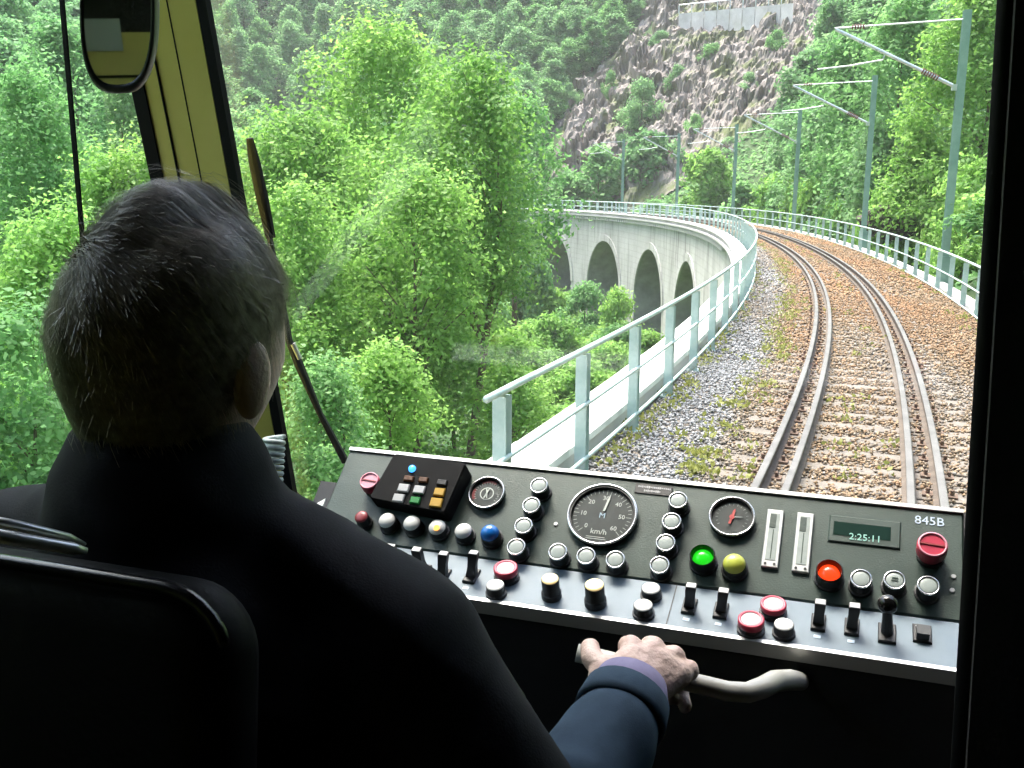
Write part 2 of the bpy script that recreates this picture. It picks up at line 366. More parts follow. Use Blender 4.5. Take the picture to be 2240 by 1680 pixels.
# ballast: bed plus loose stones
def stone_mat(name):
    m = bpy.data.materials.new(name); m.use_nodes = True; nt = m.node_tree; b = nt.nodes['Principled BSDF']; b.inputs['Roughness'].default_value = .9
    a1 = nt.nodes.new('ShaderNodeAttribute'); a1.attribute_name = 'tint'; a2 = nt.nodes.new('ShaderNodeAttribute'); a2.attribute_name = 'shade'
    cr = nt.nodes.new('ShaderNodeValToRGB'); e = cr.color_ramp.elements; e[0].color = (.28, .28, .285, 1); e[1].color = (.30, .165, .08, 1)
    q = e.new(.5); q.color = (.25, .185, .118, 1)
    mx = nt.nodes.new('ShaderNodeMixRGB'); mx.blend_type = 'MULTIPLY'; mx.inputs[0].default_value = 1
    nt.links.new(a1.outputs['Fac'], cr.inputs['Fac']); nt.links.new(cr.outputs[0], mx.inputs[1]); nt.links.new(a2.outputs['Fac'], mx.inputs[2]); nt.links.new(mx.outputs[0], b.inputs['Base Color'])
    return m
M['stone'] = stone_mat('ballast_stone')
M['bed'] = mat('ballast_bed', (0.10, 0.085, 0.07), 1.0, col2=(0.27, 0.235, 0.2), scale=9, detail=10, bump=1.0, bscale=30)
struct(sweep([(-2.46, -.19), (-2.3, -.16), (-1.6, -.165), (-1.1, -.175), (1.1, -.175), (1.6, -.165), (2.3, -.16), (2.5, -.19), (2.5, -.198), (-2.46, -.198)], ss).build('ballast_bed', M['bed']))
def face_attr(me, name, val):
    a = me.attributes.new(name, 'FLOAT', 'FACE'); a.data.foreach_set('value', np.asarray(val, np.float32))
def raw_mesh(name, V, F, k):
    """V (n,3), F (m,k)"""
    me = bpy.data.meshes.new(name); n, m = len(V), len(F)
    me.vertices.add(n); me.vertices.foreach_set('co', np.asarray(V, np.float32).ravel())
    me.loops.add(m * k); me.loops.foreach_set('vertex_index', np.asarray(F, np.int32).ravel())
    me.polygons.add(m); me.polygons.foreach_set('loop_start', np.arange(0, m * k, k, dtype=np.int32)); me.polygons.foreach_set('loop_total', np.full(m, k, np.int32))
    me.update(calc_edges=True); return me
def stones(bands):
    P, Sz, Tn, Sh = [], [], [], []
    for (s0, s1, dens, size) in bands:
        n = int((s1 - s0) * 4.7 * dens); s = rng.uniform(s0, s1, n); o = rng.uniform(-2.4, 2.45, n)
        ok = np.ones(n, bool)
        for rr in (.75, -.75, .495, -.495): ok &= np.abs(o - rr) > .05
        d = np.abs(((s + 1.0 + .31) % .62) - .31); onsl = (d < .12) & (np.abs(o) < 1.2)
        ok &= ~(onsl & (rng.random(n) < np.where(s < 9, .78, np.where(s < 16, .5, .25))) & (s < 61))
        ok &= ~((np.abs(np.abs(o) - .62) < .1) & (rng.random(n) < .45))
        s, o = s[ok], o[ok]; n = len(s)
        z = np.full(n, -.172) + rng.uniform(0, .035, n); z += np.where(np.abs(o) > 1.4, .012, 0)
        P.append(TPn(s, o, z)); Sz.append(size * rng.uniform(.6, 1.25, n))
        w = np.sin(o * 2.1 + s * .35) * .5 + np.sin(s * .9 + o * 3.0) * .35
        t = np.clip(.50 + .32 * w * .6 + .28 * smooth01(s, 8, 18) - .12 * smooth01(s, 45, 70), 0, 1)
        t = np.where(o < -1.15, t - .62 * smooth01(-o, 1.15, 1.7), t); t = np.clip(t + rng.normal(0, .13, n), 0, 1)
        Tn.append(t); Sh.append(rng.uniform(.62, 1.15, n))
    P = np.concatenate(P); Sz = np.concatenate(Sz); Tn = np.concatenate(Tn); Sh = np.concatenate(Sh); n = len(P)
    base = np.array([(1, 0, 0), (0, 1, 0), (-1, 0, 0), (0, -1, 0), (.0, 0, 1), (0, 0, -1)], float)
    V = base[None] * rng.uniform(.65, 1.2, (n, 6, 1)) + rng.normal(0, .22, (n, 6, 3))
    V[:, :, 2] *= .75
    a = rng.uniform(0, 6.28, n); ca, sa = np.cos(a), np.sin(a)
    X = V[:, :, 0] * ca[:, None] - V[:, :, 1] * sa[:, None]; Y = V[:, :, 0] * sa[:, None] + V[:, :, 1] * ca[:, None]
    V = np.stack([X, Y, V[:, :, 2]], -1) * (Sz * .5)[:, None, None] + P[:, None, :]
    tri = np.array([(0, 1, 4), (1, 2, 4), (2, 3, 4), (3, 0, 4), (1, 0, 5), (2, 1, 5), (3, 2, 5), (0, 3, 5)])
    F = (tri[None] + np.arange(n)[:, None, None] * 6).reshape(-1, 3)
    me = raw_mesh('ballast', V.reshape(-1, 3), F, 3)
    face_attr(me, 'tint', np.repeat(Tn, 8)); face_attr(me, 'shade', np.clip(np.repeat(Sh, 8) * rng.uniform(.85, 1.15, n * 8), 0, 1.5))
    return me
bal = link_mesh('ballast', stones([(0, 9, 700, .050), (9, 20, 420, .062), (20, 45, 130, .095), (45, 75, 55, .15)]), M['stone'])
bal['kind'] = 'stuff'; bal['label'] = 'grey and tan crushed stone ballast around the rails'

def weeds():
    n0 = 420; s_ = 2.5 + 50 * rng.random(n0) ** 1.5; side = rng.random(n0)
    o_ = np.where(side < .5, rng.normal(-1.35, .2, n0), np.where(side < .8, rng.normal(-2.25, .1, n0), np.where(side < .93, rng.normal(2.2, .12, n0), rng.normal(0, .25, n0))))
    P = TPn(s_, o_, np.full(n0, -.14)); k = 12; P = np.repeat(P, k, 0); n = len(P)
    P = P + np.stack([rng.normal(0, .06, n), rng.normal(0, .06, n), rng.uniform(0, .10, n)], 1)
    V, F, sh = leaf_quads(P, np.stack([rng.normal(0, 1, n), rng.normal(-.3, 1, n), rng.uniform(.2, 1, n)], 1), np.full(n, .055), np.clip(rng.normal(.6, .2, n), 0, 1))
    me = raw_mesh('ballast_weeds', V, F, 4); face_attr(me, 'shade', sh); return me
def leaf_quads(P, Nn, size, shade):
    """diamond leaves at P with normals Nn"""
    n = len(P); r = rng.normal(size=(n, 3)); Nn = Nn / np.linalg.norm(Nn, axis=1)[:, None]
    t = np.cross(Nn, r); t /= np.linalg.norm(t, axis=1)[:, None]; b = np.cross(Nn, t)
    sz = (size * rng.uniform(.6, 1.3, n))[:, None]
    V = np.stack([P - t * sz * .6, P + b * sz * .34 + t * sz * .05 - Nn * sz * .08, P + t * sz * .6, P - b * sz * .34 + t * sz * .05 - Nn * sz * .08], 1)
    return V.reshape(-1, 3), np.arange(n * 4).reshape(n, 4), shade
wd = link_mesh('ballast_weeds', weeds(), leaf_mat('weed_leaves', (.16, .17, .04), (.34, .36, .10), .4)); wd['kind'] = 'stuff'; wd['label'] = 'sparse yellow green weeds growing in the ballast'
# ------------------------------------------------------------------ railings
def railing(name, off, zb, s0, s1, label, first, step=2.0, style=0):
    root = empty(name, TP(s0, off, zb), label, 'railing')
    sl = list(np.concatenate([np.arange(s0, min(s1, 45), .5), np.arange(max(45, s0), s1 + .1, 1.5)]))
    for (zc, r_) in ((1.05, .028), (.54, .020), (.03, .020)):
        pr = [(off + r_ * math.cos(a), zb + zc + r_ * math.sin(a)) for a in np.arange(8) * math.pi / 4]
        sweep(pr, sl).build(('handrail', 'middle_rail', 'bottom_rail')[(1.05, .54, .03).index(zc)], M['paint'], root, smooth=True)
    mb = MB(); mb.box(-.008, .008, -.05, .05, -.16, 1.03); mb.box(-.052, .052, -.058, -.05, -.16, .99); mb.box(-.052, .052, .05, .058, -.16, .99); mb.box(-.09, .09, -.09, .09, -.175, -.155)
    pm = mb.mesh('post', M['paint']); s = first
    while s < s1:
        link_mesh('post', pm, None, root, TM(s, off - (.045 if off < 0 else -.045), zb)); s += step
    return root
railing('bridge_railing', -2.28, .03, -.4, S_END, 'pale turquoise steel railing beside the white coping, left of the track', 0.0)
railing('bridge_railing', 2.42, -.13, 5.0, S_END, 'turquoise steel railing right of the track, below the catenary masts', 6.2)

# ------------------------------------------------------------------ catenary masts
MS = [23.8, 39.9, 58.2, 73.8, 87.2, 99.6]
mast_lab = ['nearest and tallest catenary mast, at the right edge beside the railing', 'second nearest catenary mast, with a base box at the railing', 'third nearest catenary mast, in front of the foot of the rocky scree',
            'fourth nearest catenary mast, beside the bright green bush', 'second farthest catenary mast, left of the bright green bush', 'farthest catenary mast, leftmost of the row above the viaduct']
def make_mast():
    out = []
    mb = MB(); mb.box(-.10, .10, -.11, -.095, -1.2, 7.25); mb.box(-.10, .10, .095, .11, -1.2, 7.25); mb.box(-.012, .012, -.095, .095, -1.2, 7.25); out.append(('mast_beam', mb.mesh('mast_beam', M['mast']), Vector((0, 0, 0))))
    mb = MB(); mb.box(-.2, .2, -.2, .2, -.4, -.02); mb.box(-.16, .16, -.16, .16, -.02, .75); out.append(('base_box', mb.mesh('base_box', M['mast']), None))
    tip = Vector((-3.35, 0, 6.88))
    mb = MB(); mb.tube([(-.1, 0, 7.02), tip], .024, 6); out.append(('tie_rod', mb.mesh('tie_rod', M['galv']), None))
    mb = MB(); mb.tube([(-.1, 0, 5.28), tip + Vector((.02, 0, -.02))], .045, 8); mb.box(-.22, -.09, -.07, .07, 5.2, 5.36); out.append(('diagonal_strut', mb.mesh('diagonal_strut', M['galv']), None))
    a, b = Vector((-.1, 0, 5.28)), tip
    mb = MB()
    d = (b - a).normalized()
    for k in range(7):
        p = a + d * (.55 + k * .07); mb.tube([p, p + d * .035], .085, 10)
    out.append(('insulator', mb.mesh('insulator', M['insul']), None))
    mb = MB()
    for k in range(5):
        p = Vector((-2.9, 0, 6.9)) + Vector((.07 * k, 0, .003 * k)); mb.tube([p, p + Vector((.035, 0, 0))], .07, 10)
    out.append(('insulator', mb.mesh('insulator', M['insul']), None))
    mb = MB(); q = a + d * 2.1; mb.tube([q, q + Vector((-.05, 0, -.18)), q + Vector((-.9, 0, -.32)), q + Vector((-1.75, 0, -.40))], .022, 6); out.append(('registration_arm', mb.mesh('registration_arm', M['galv']), None))
    return out
MP = make_mast()
for i, s in enumerate(MS):
    root = empty('catenary_mast', (0, 0, 0), mast_lab[i], 'mast', 'catenary masts along the track'); root.matrix_basis = TM(s, 2.84, -.1); W[root.name] = root.matrix_basis.copy()
    for (nm, me, _) in MP:
        if nm == 'base_box' and i > 1: continue
        o = bpy.data.objects.new(nm, me); COL.objects.link(o); o.parent = root
wires = empty('overhead_line', TP(60, 0, 5.3), 'thin overhead wires hung from the mast arms above the track', 'wire')
cw = [(MS[0] - 16, 0)] + [(s, 0) for s in MS] + [(MS[-1] + 12, 0)]
mb = MB(); mb.tube([TP(s, -.2 if k % 2 else .15, 5.3) for k, (s, _) in enumerate(cw)], .007, 5); mb.build('contact_wire', M['black'], wires)
mb = MB(); pts = []
for k in range(len(cw) - 1):
    for q in range(6):
        t = q / 6; s = cw[k][0] * (1 - t) + cw[k + 1][0] * t; pts.append(TP(s, -.5 * math.cos(0), 6.8 - 1.6 * t * (1 - t)))
mb.tube(pts, .006, 5); mb.build('messenger_wire', M['black'], wires)

# ------------------------------------------------------------------ trees
def crown_mesh(name, nleaf, nclump, shape, H, Wd, size, low=.18, seed=0):
    global rng
    keep = rng; rng = np.random.default_rng(seed)
    cl = []
    while len(cl) < nclump:
        u = rng.uniform(low, 1.0); a = rng.uniform(0, 6.283); q = math.sqrt(rng.uniform(.05, 1))
        t = (u - low) / (1 - low)
        if shape == 'round': env = math.sin(math.pi * min(1, (t * .88 + .10))) ** .6
        elif shape == 'cone': env = (1 - t) ** .75 * min(1, .35 + t * 4) + .06
        elif shape == 'tall': env = math.sin(math.pi * min(1, t * .80 + .16)) ** .8
        else: env = math.sqrt(max(0, 1 - t * t)) 
        env *= .8 + .35 * math.sin(a * 2 + seed) * math.sin(a * 3 + seed * 2 + u * 5)
        cl.append((q * env * Wd / 2 * math.cos(a), q * env * Wd / 2 * math.sin(a), u * H * .96))
    cl = np.array(cl); cr = rng.uniform(.6, 1.35, nclump) * (Wd * .115 if nclump < 90 else (Wd * Wd * H / nclump) ** .333 * .50)
    w = cr ** 2; idx = rng.choice(nclump, nleaf, p=w / w.sum())
    d = rng.normal(size=(nleaf, 3)); d[:, 2] += .25; d /= np.linalg.norm(d, axis=1)[:, None]
    rr = np.abs(rng.normal(.72, .34, nleaf))
    P = cl[idx] + d * (cr[idx] * rr)[:, None] * np.array([1.05, 1.05, .85]); P += rng.normal(0, .05, P.shape)
    P[:, 2] -= .12 * (d[:, 0] ** 2 + d[:, 1] ** 2) * cr[idx]
    Nn = d * .7 + np.array([0, 0, .55]) + rng.normal(0, .55, (nleaf, 3))
    csh = rng.uniform(.2, .75, nclump)
    V, F, sh = leaf_quads(P, Nn, size, np.clip(csh[idx] + rng.normal(0, .16, nleaf), 0, 1))
    me = raw_mesh(name, V, F, 4); face_attr(me, 'shade', sh)
    rng = keep
    return me, cl, cr
def trunk_mesh(name, H, r0, cl, nl, seed, lean=.05, topf=.82):
    rd = random.Random(seed); mb = MB(); n = 9; pts = []; rad = []
    wob = [rd.uniform(-1, 1) for _ in range(4)]
    for i in range(n):
        t = i / (n - 1); pts.append(Vector((lean * H * t * wob[0] + .012 * H * math.sin(t * 5 + wob[1] * 3), lean * H * t * wob[2] + .012 * H * math.sin(t * 4 + wob[3] * 3), t * H * topf - .8 * (1 - t)))); rad.append(r0 * (1 - t) ** .8 + .015 + (.5 * r0 if i == 0 else 0))
    mb.tube(pts, rad, 9)
    order = list(range(len(cl))); rd.shuffle(order)
    for k in order[:nl]:
        c = Vector(cl[k]); zt = max(.12 * H, c.z - .45 * math.hypot(c.x, c.y) - .06 * H); t = min(.97, max(.08, zt / (H * topf)))
        i = min(n - 2, int(t * (n - 1))); u = t * (n - 1) - i; p0 = pts[i].lerp(pts[i + 1], u); rb = (rad[i] * (1 - u) + rad[i + 1] * u) * .55
        mid = p0.lerp(c, .5) + Vector((rd.uniform(-.15, .15), rd.uniform(-.15, .15), .06 * (c - p0).length))
        mb.tube([p0, p0.lerp(mid, .5) + Vector((0, 0, rd.uniform(-.05, .05))), mid, c], [rb, rb * .75, rb * .5, .012], 6)
    return mb.mesh(name, M['bark'], True)
TREES = {}
def variant(key, nleaf, ncl, shape, H, Wd, size, low, seed, nl=14, r0=None):
    me, cl, cr = crown_mesh('crown', nleaf, ncl, shape, H, Wd, size, low, seed)
    me.materials.append(M['leaf_m'])
    TREES[key] = (me, trunk_mesh('trunk', H, r0 or H * .014, cl, nl, seed), H, Wd)
variant('farA', 9000, 150, 'round', 11, 7.5, .40, .08, 21, 6)
variant('farB', 9000, 150, 'tall', 13, 6.5, .40, .08, 25, 6)
variant('farC', 9000, 170, 'round', 12, 8.5, .42, .10, 31, 6)
variant('bushA', 7000, 34, 'bush', 3.0, 4.6, .19, .0, 35, 6, .05)
variant('bushB', 7000, 38, 'bush', 2.6, 4.2, .18, .0, 39, 6, .04)
def plant(name, key, pos, H, Wd, kind, label, cat, group=None, rot=None):
    cme, tme, h0, w0 = TREES[key]
    root = empty(name, pos, label, cat, group); a = random.uniform(0, 6.28) if rot is None else rot
    root.matrix_basis = Matrix.Translation(Vector(pos)) @ Matrix.Rotation(a, 4, 'Z') @ Matrix.Diagonal((Wd / w0, Wd / w0, H / h0, 1)); W[root.name] = root.matrix_basis.copy()
    for nm, me in (('trunk', tme), ('crown', cme)):
        o = bpy.data.objects.new(nm, me); COL.objects.link(o); o.parent = root
        if nm == 'crown': o.material_slots[0].link = 'OBJECT'; o.material_slots[0].material = M['leaf_' + kind]
    return root
NT = [0]
def tree_at(shape, px, ptop, depth, Wd, kind, label, low=.25, side=None, nl=18, r0=None, leaf=1.0):
    """a tree grown to its own size: its top is seen at (px, ptop), depth metres away"""
    while True:
        p = C(px, ptop, depth)
        if side is None or float(nearest(p.x, p.y)[1][0]) > side or depth > 150: break
        depth += 1.0
    zb = float(terrain(p.x, p.y)[0]) - .2; H = max(3.0, p.z - zb); NT[0] += 1
    size = max(.085, depth * .0050) * leaf; area = Wd * H * (1 - low) * .75; nleaf = int(min(42000, max(3000, area * 4.8 / (.41 * size * size))))
    ncl = int(min(260, max(91, area * 3)))
    key = 'own%d' % NT[0]; variant(key, nleaf, ncl, shape, H, Wd, size, low, 100 + NT[0], nl, r0 or H * .011)
    return plant('broadleaf_tree', key, (p.x, p.y, p.z - H), H, Wd, kind, label, 'tree', None, NT[0] * 1.3)
# hero trees in the valley left of the viaduct
tree_at('round', 835, 15, 40, 10.0, 'b', 'tall bright green tree with a pointed top left of the viaduct', .32)
tree_at('round', 1018, 80, 34, 6.8, 'b', 'light green tree with forked brown trunk beside the viaduct arches', .54, nl=44, r0=.22)
tree_at('round', 925, 330, 28, 4.6, 'b', 'slender mid green tree with bare lower trunk next to the forked trunk tree', .50, nl=30, r0=.16)
tree_at('round', 670, 215, 34, 8.5, 'b', 'rounded bright green tree just right of the wiper', .25)
tree_at('round', 640, 380, 27, 5.6, 'b', 'leafy yellow green tree right of the driver\'s head', .2)
tree_at('round', 800, 470, 30, 5.4, 'b', 'mid green tree low in the valley below the tall pointed tree', .2)
tree_at('round', 835, 740, 20, 3.4, 'b', 'low bright green young tree behind the desk keypad', .1)
tree_at('tall', 705, 770, 17, 2.6, 'm', 'low leafy tree between the pillar and the desk', .1)
tree_at('round', 1130, 190, 46, 5.4, 'm', 'pale green tree crown at the left end of the rock face', .66)
tree_at('tall', 570, 260, 52, 7.0, 'm', 'mid green tree behind the wiper blade', .2)
tree_at('round', 1010, 600, 42, 5.0, 'b', 'bright leafy tree behind the forked trunk', .1)
tree_at('round', 790, 250, 54, 7.5, 'm', 'wide mid green tree behind the tall pointed tree', .2)
tree_at('round', 1105, 720, 29, 3.2, 'b', 'low bright green tree below the near end of the left railing', .1)
# trees seen through the side window
for (px, pt, d, w, k, key, lab) in ((45, 110, 26, 6.0, 'm', 'round', 'mid green tree at the left edge, seen through the side window'),
        (235, 250, 22, 4.6, 'b', 'tall', 'bright green tree seen between window bar and mirror'),
        (95, 430, 15, 3.6, 'b', 'round', 'low bright tree at the left edge beside the driver\'s head'),
        (10, 640, 11, 2.6, 'm', 'round', 'nearest pale green tree at the left edge above the driver\'s shoulder'),
        (300, 60, 45, 8.0, 'd', 'round', 'dark green tree behind the round mirror'),
        (120, 30, 60, 9.0, 'm', 'tall', 'hazy tall tree at the top of the side window'),
        (430, 200, 60, 9.0, 'd', 'round', 'dark green tree between corner pillar and wiper')):
    tree_at(key, px, pt, d, w, k, lab, .15)
# wooded slope right of the track
for (px, pt, d, w, k, key, lab) in ((2150, -60, 34, 7.0, 'b', 'round', 'large bright tree behind the nearest mast at the right edge'),
        (1990, -40, 46, 8.0, 'm', 'round', 'tall mid green tree left of the nearest mast'),
        (2140, 330, 24, 3.6, 'b', 'round', 'bright leafy tree right of the nearest mast, above the railing'),
        (2030, 260, 33, 4.6, 'b', 'round', 'bright bushy tree behind the right railing by the dark rock'),
        (1870, 50, 62, 8.0, 'm', 'round', 'green tree behind the arm of the second mast'),
        (1790, 230, 72, 7.5, 'd', 'tall', 'darker green tree right of the third mast'),
        (1780, 390, 62, 4.6, 'b', 'round', 'low bright tree behind the railing between second and third mast'),
        (1930, 270, 47, 5.5, 'd', 'round', 'dark green tree behind the second mast'),
        (1850, 330, 52, 4.6, 'm', 'round', 'mid green tree just left of the second mast'),
        (1690, 375, 80, 5.5, 'b', 'round', 'low yellow green tree just left of the third mast'),
        (1545, 322, 104, 6.4, 'b', 'round', 'bright yellow green round tree between fourth and fifth mast'),
        (1630, 400, 95, 4.5, 'm', 'round', 'small green tree between third and fourth mast'),
        (1420, 290, 122, 9.0, 'd', 'round', 'dark green tree at the foot of the rock between the two farthest masts'),
        (1310, 320, 122, 8.0, 'm', 'tall', 'mid green tree left of the farthest mast'),
        (1240, 380, 124, 7.0, 'm', 'round', 'low green tree above the far end of the viaduct')):
    tree_at(key, px, pt, d, w, k, lab, .05, side=w / 2 + 3.4)
RK = (1175, 1790, (121, 205))
def rock_mask(u, t):
    """1 inside the bare rock: a cliff at the left, a scree gully running higher at the right"""
    top = .60 + .45 * float(smooth01(np.array(u), .22, .52)) - .30 * float(smooth01(np.array(u), .88, 1.0))
    m = min(u * 9, (1 - u) * 9, (top - t) * 7, t * 8 + .3)
    return m
# the wood on the far hillside
def proj(p):
    d = Vector(p) - CAM; z = d.dot(_f); return (1120 + FPX * d.dot(_r) / z, 840 - FPX * d.dot(_u) / z, z)
cnt = 0; pts = []
rr = random.Random(5)
tries = 0
while cnt < 258 and tries < 20000:
    tries += 1
    y = rr.uniform(60, 215); x = rr.uniform(-115, 90)
    s_, o_ = nearest(x, y); s_, o_ = float(s_[0]), float(o_[0])
    left = x < -22 and o_ < -10
    if not left and o_ < 8: continue
    z = float(terrain(x, y)[0]); px, py, dd = proj((x, y, z + 9))
    if px < -60 or px > 2230 or py > 420 or py < -160: continue
    rad_ = math.hypot(x, y); ok_ = True
    for da in (-2.5, 0, 2.5):
        if rock_mask(((1120 + FPX * (x + da) / y) - RK[0]) / (RK[1] - RK[0]), (rad_ + (0 if da else -3) - RK[2][0]) / (RK[2][1] - RK[2][0])) > .1: ok_ = False
    if not ok_ or (1190 < px < 1770 and rad_ < 124): continue
    if min([(x - a) ** 2 + (y - b) ** 2 for a, b in pts] or [99]) < 16: continue
    pts.append((x, y)); cnt += 1
    k = rr.choice('dddmm'); key = rr.choice(['farA', 'farB', 'farC'])
    plant('hillside_tree', key, (x, y, z - .3), rr.uniform(8, 13), rr.uniform(6, 9), k, 'one of the green trees of the dense wood on the far hillside', 'tree', 'trees of the wood on the far hillside')
tries = 0
while cnt < 298 and tries < 9000:       # the wood above the cliff, left of the gully
    tries += 1; px = rr.uniform(1180, 1450); r0 = rr.uniform(156, 204); b_ = math.atan2((px - 1120) / FPX, 1); x, y = r0 * math.sin(b_), r0 * math.cos(b_)
    if rock_mask((px - RK[0]) / (RK[1] - RK[0]), (r0 - RK[2][0]) / (RK[2][1] - RK[2][0])) > .45: continue
    if min((x - a) ** 2 + (y - b) ** 2 for a, b in pts) < 7: continue
    z = float(terrain(x, y)[0])
    if proj((x, y, z))[1] < -60: continue
    pts.append((x, y)); cnt += 1
    plant('hillside_tree', rr.choice(['farA', 'farB', 'farC']), (x, y, z - .3), rr.uniform(6, 9), rr.uniform(5, 7.5), rr.choice('ddm'), 'one of the green trees of the dense wood on the far hillside', 'tree', 'trees of the wood on the far hillside')
print('hill trees', cnt)
# bushes on the valley floor under the viaduct and along the right railing
rb = random.Random(9); cnt = 0; tries = 0
while cnt < 70 and tries < 4000:
    tries += 1
    s_ = rb.uniform(14, 112); o_ = -rb.uniform(4.2, 34) if rb.random() < .8 else rb.uniform(6.3, 11)
    p = TP(s_, o_, 0); z = float(terrain(p.x, p.y)[0]); px, py, dd = proj((p.x, p.y, z + 1.5))
    if dd < 14 or px < 560 or px > 2180 or py < 300 or py > 1010: continue
    sc = rb.uniform(.8, 1.5) * (.7 if o_ > 0 else 1)
    plant('valley_bush', rb.choice(['bushA', 'bushB']), (p.x, p.y, z - .15), 2.6 * sc, 4.6 * sc, 'b' if o_ < 0 and rb.random() < .75 else rb.choice('mb'),
          'one of the leafy bushes covering the valley slope below the viaduct' if o_ < 0 else 'one of the leafy bushes on the slope behind the right railing', 'bush', 'bushes in the valley' if o_ < 0 else 'bushes behind the right railing'); cnt += 1
rb = random.Random(33)
for k_ in range(28):
    s_ = rb.uniform(68, 113); o_ = -rb.uniform(5.5, 17); p = TP(s_, o_, 0); z = float(terrain(p.x, p.y)[0]); h_ = rb.uniform(6, 8.5) if s_ > 88 else rb.uniform(4, 6)
    plant('valley_bush', rb.choice(['bushA', 'bushB']), (p.x, p.y, z - .2), h_, rb.uniform(5, 6.5), rb.choice('bbbm'), 'one of the leafy bushes covering the valley slope below the viaduct', 'bush', 'bushes in the valley')
rb = random.Random(21)
for k_ in range(46):
    s_ = rb.uniform(13, 78); o_ = rb.uniform(5.0, 8.5); p = TP(s_, o_, 0); z = float(terrain(p.x, p.y)[0]); h_ = max(1.8, float(tz(s_)) + rb.uniform(.6, 2.6) - z); w_ = min(2 * (o_ - 2.9), rb.uniform(3, 5))
    plant('valley_bush', rb.choice(['bushA', 'bushB']), (p.x, p.y, z - .15), h_, w_, rb.choice('bbbm'), 'one of the leafy bushes on the slope behind the right railing', 'bush', 'bushes behind the right railing')
for (px, py, d, w, h, k, lab) in ((1405, 235, 135, 7.5, 6, 'd', 'round dark green bush growing alone on the rock face'), (1575, 250, 140, 9, 6, 'm', 'wide green bush in the middle of the scree, right of the lone round bush')):
    p = C(px, py, d); z = float(terrain(p.x, p.y)[0]); plant('rock_bush', 'bushA', (p.x, p.y, p.z - h / 2), h, w, k, lab, 'bush')
# ground cover leaves on the slopes
N = 120000
xs = rng.uniform(-70, 60, N); ys = rng.uniform(6, 150, N); s_, o_ = nearest(xs, ys)
ok = ((o_ > 3.4) | (o_ < -3.3)) & ((ys > 12) | (xs < -2)); ok &= np.abs(xs) < ys * .62 + 4
xs, ys = xs[ok], ys[ok]; zs = terrain(xs, ys) + rng.uniform(0, .35, len(xs)); n = len(xs)
dist = np.sqrt(xs ** 2 + ys ** 2); sz = .14 + dist * .0042
Nn = np.stack([rng.normal(0, .5, n), rng.normal(-.3, .5, n), np.full(n, 1.0)], 1)
V, F, sh = leaf_quads(np.stack([xs, ys, zs], 1), Nn, sz, np.clip(.45 + .25 * np.sin(xs * .3) * np.cos(ys * .23) + rng.normal(0, .2, n), 0, 1))
gm = raw_mesh('ground_cover', V, F, 4); face_attr(gm, 'shade', sh); gc = link_mesh('ground_cover', gm, M['leaf_m']); gc['kind'] = 'stuff'; gc['label'] = 'low leafy ground cover on the slopes'

# ------------------------------------------------------------------ rock face on the far slope
def rock_grid(px0, px1, d, nu, nv, seed):
    v = []
    for j in range(nv):
        for i in range(nu):
            u = i / (nu - 1); t = j / (nv - 1); b = math.atan2((px0 + (px1 - px0) * u - 1120) / FPX, 1.0)
            r0 = d[0] + (d[1] - d[0]) * t; v.append((r0 * math.sin(b), r0 * math.cos(b)))
    v = np.array(v); z = terrain(v[:, 0], v[:, 1], False); out = []
    for k, (x, y) in enumerate(v):
        i = k % nu; j = k // nu; u = i / (nu - 1); t = j / (nv - 1)
        p = Vector((x + seed, y, z[k])) ; q = p * .20 + Vector((mnoise.noise(p * .3), mnoise.noise(p * .3 + Vector((5, 0, 0))), 0)) * .5
        dd, pp = mnoise.voronoi(Vector((q.x * 1.3, q.y * .7, q.z * .7))); c1 = mnoise.cell(pp[0] * 7.3)
        d2, p2 = mnoise.voronoi(Vector((q.x * 3.4, q.y * 1.8, q.z * 1.8))); c2 = mnoise.cell(p2[0] * 5.1)
        d3, p3 = mnoise.voronoi(Vector((q.x * 8.5, q.y * 5, q.z * 5))); c3 = mnoise.cell(p3[0] * 3.7)
        sc_ = 1 - .55 * float(smooth01(np.array(u), .35, .6))
        h = sc_ * (1.1 * c1 + .8 * c2) + .40 * c3 - .5 * max(0, .16 - (dd[1] - dd[0])) * 6 + .8 * mnoise.noise(p * .25) + .45 * mnoise.noise(p * .9) + .3 * mnoise.noise(p * 2.1)
        ed = max(0, min(1, rock_mask(u, t) + .30 * mnoise.noise(p * .22 + Vector((9, 0, 0)))))
        out.append((x - .15 * h * ed, y - .9 * h * ed, z[k] + .7 * h * ed + 3.4 * ed - 1.4))
    f = [(j * nu + i, j * nu + i + 1, (j + 1) * nu + i + 1, (j + 1) * nu + i) for j in range(nv - 1) for i in range(nu - 1)]
    return out, f
v, f = rock_grid(RK[0], RK[1], RK[2], 190, 170, 2.0)
struct(obj('rock_face', v, f, M['rock']))
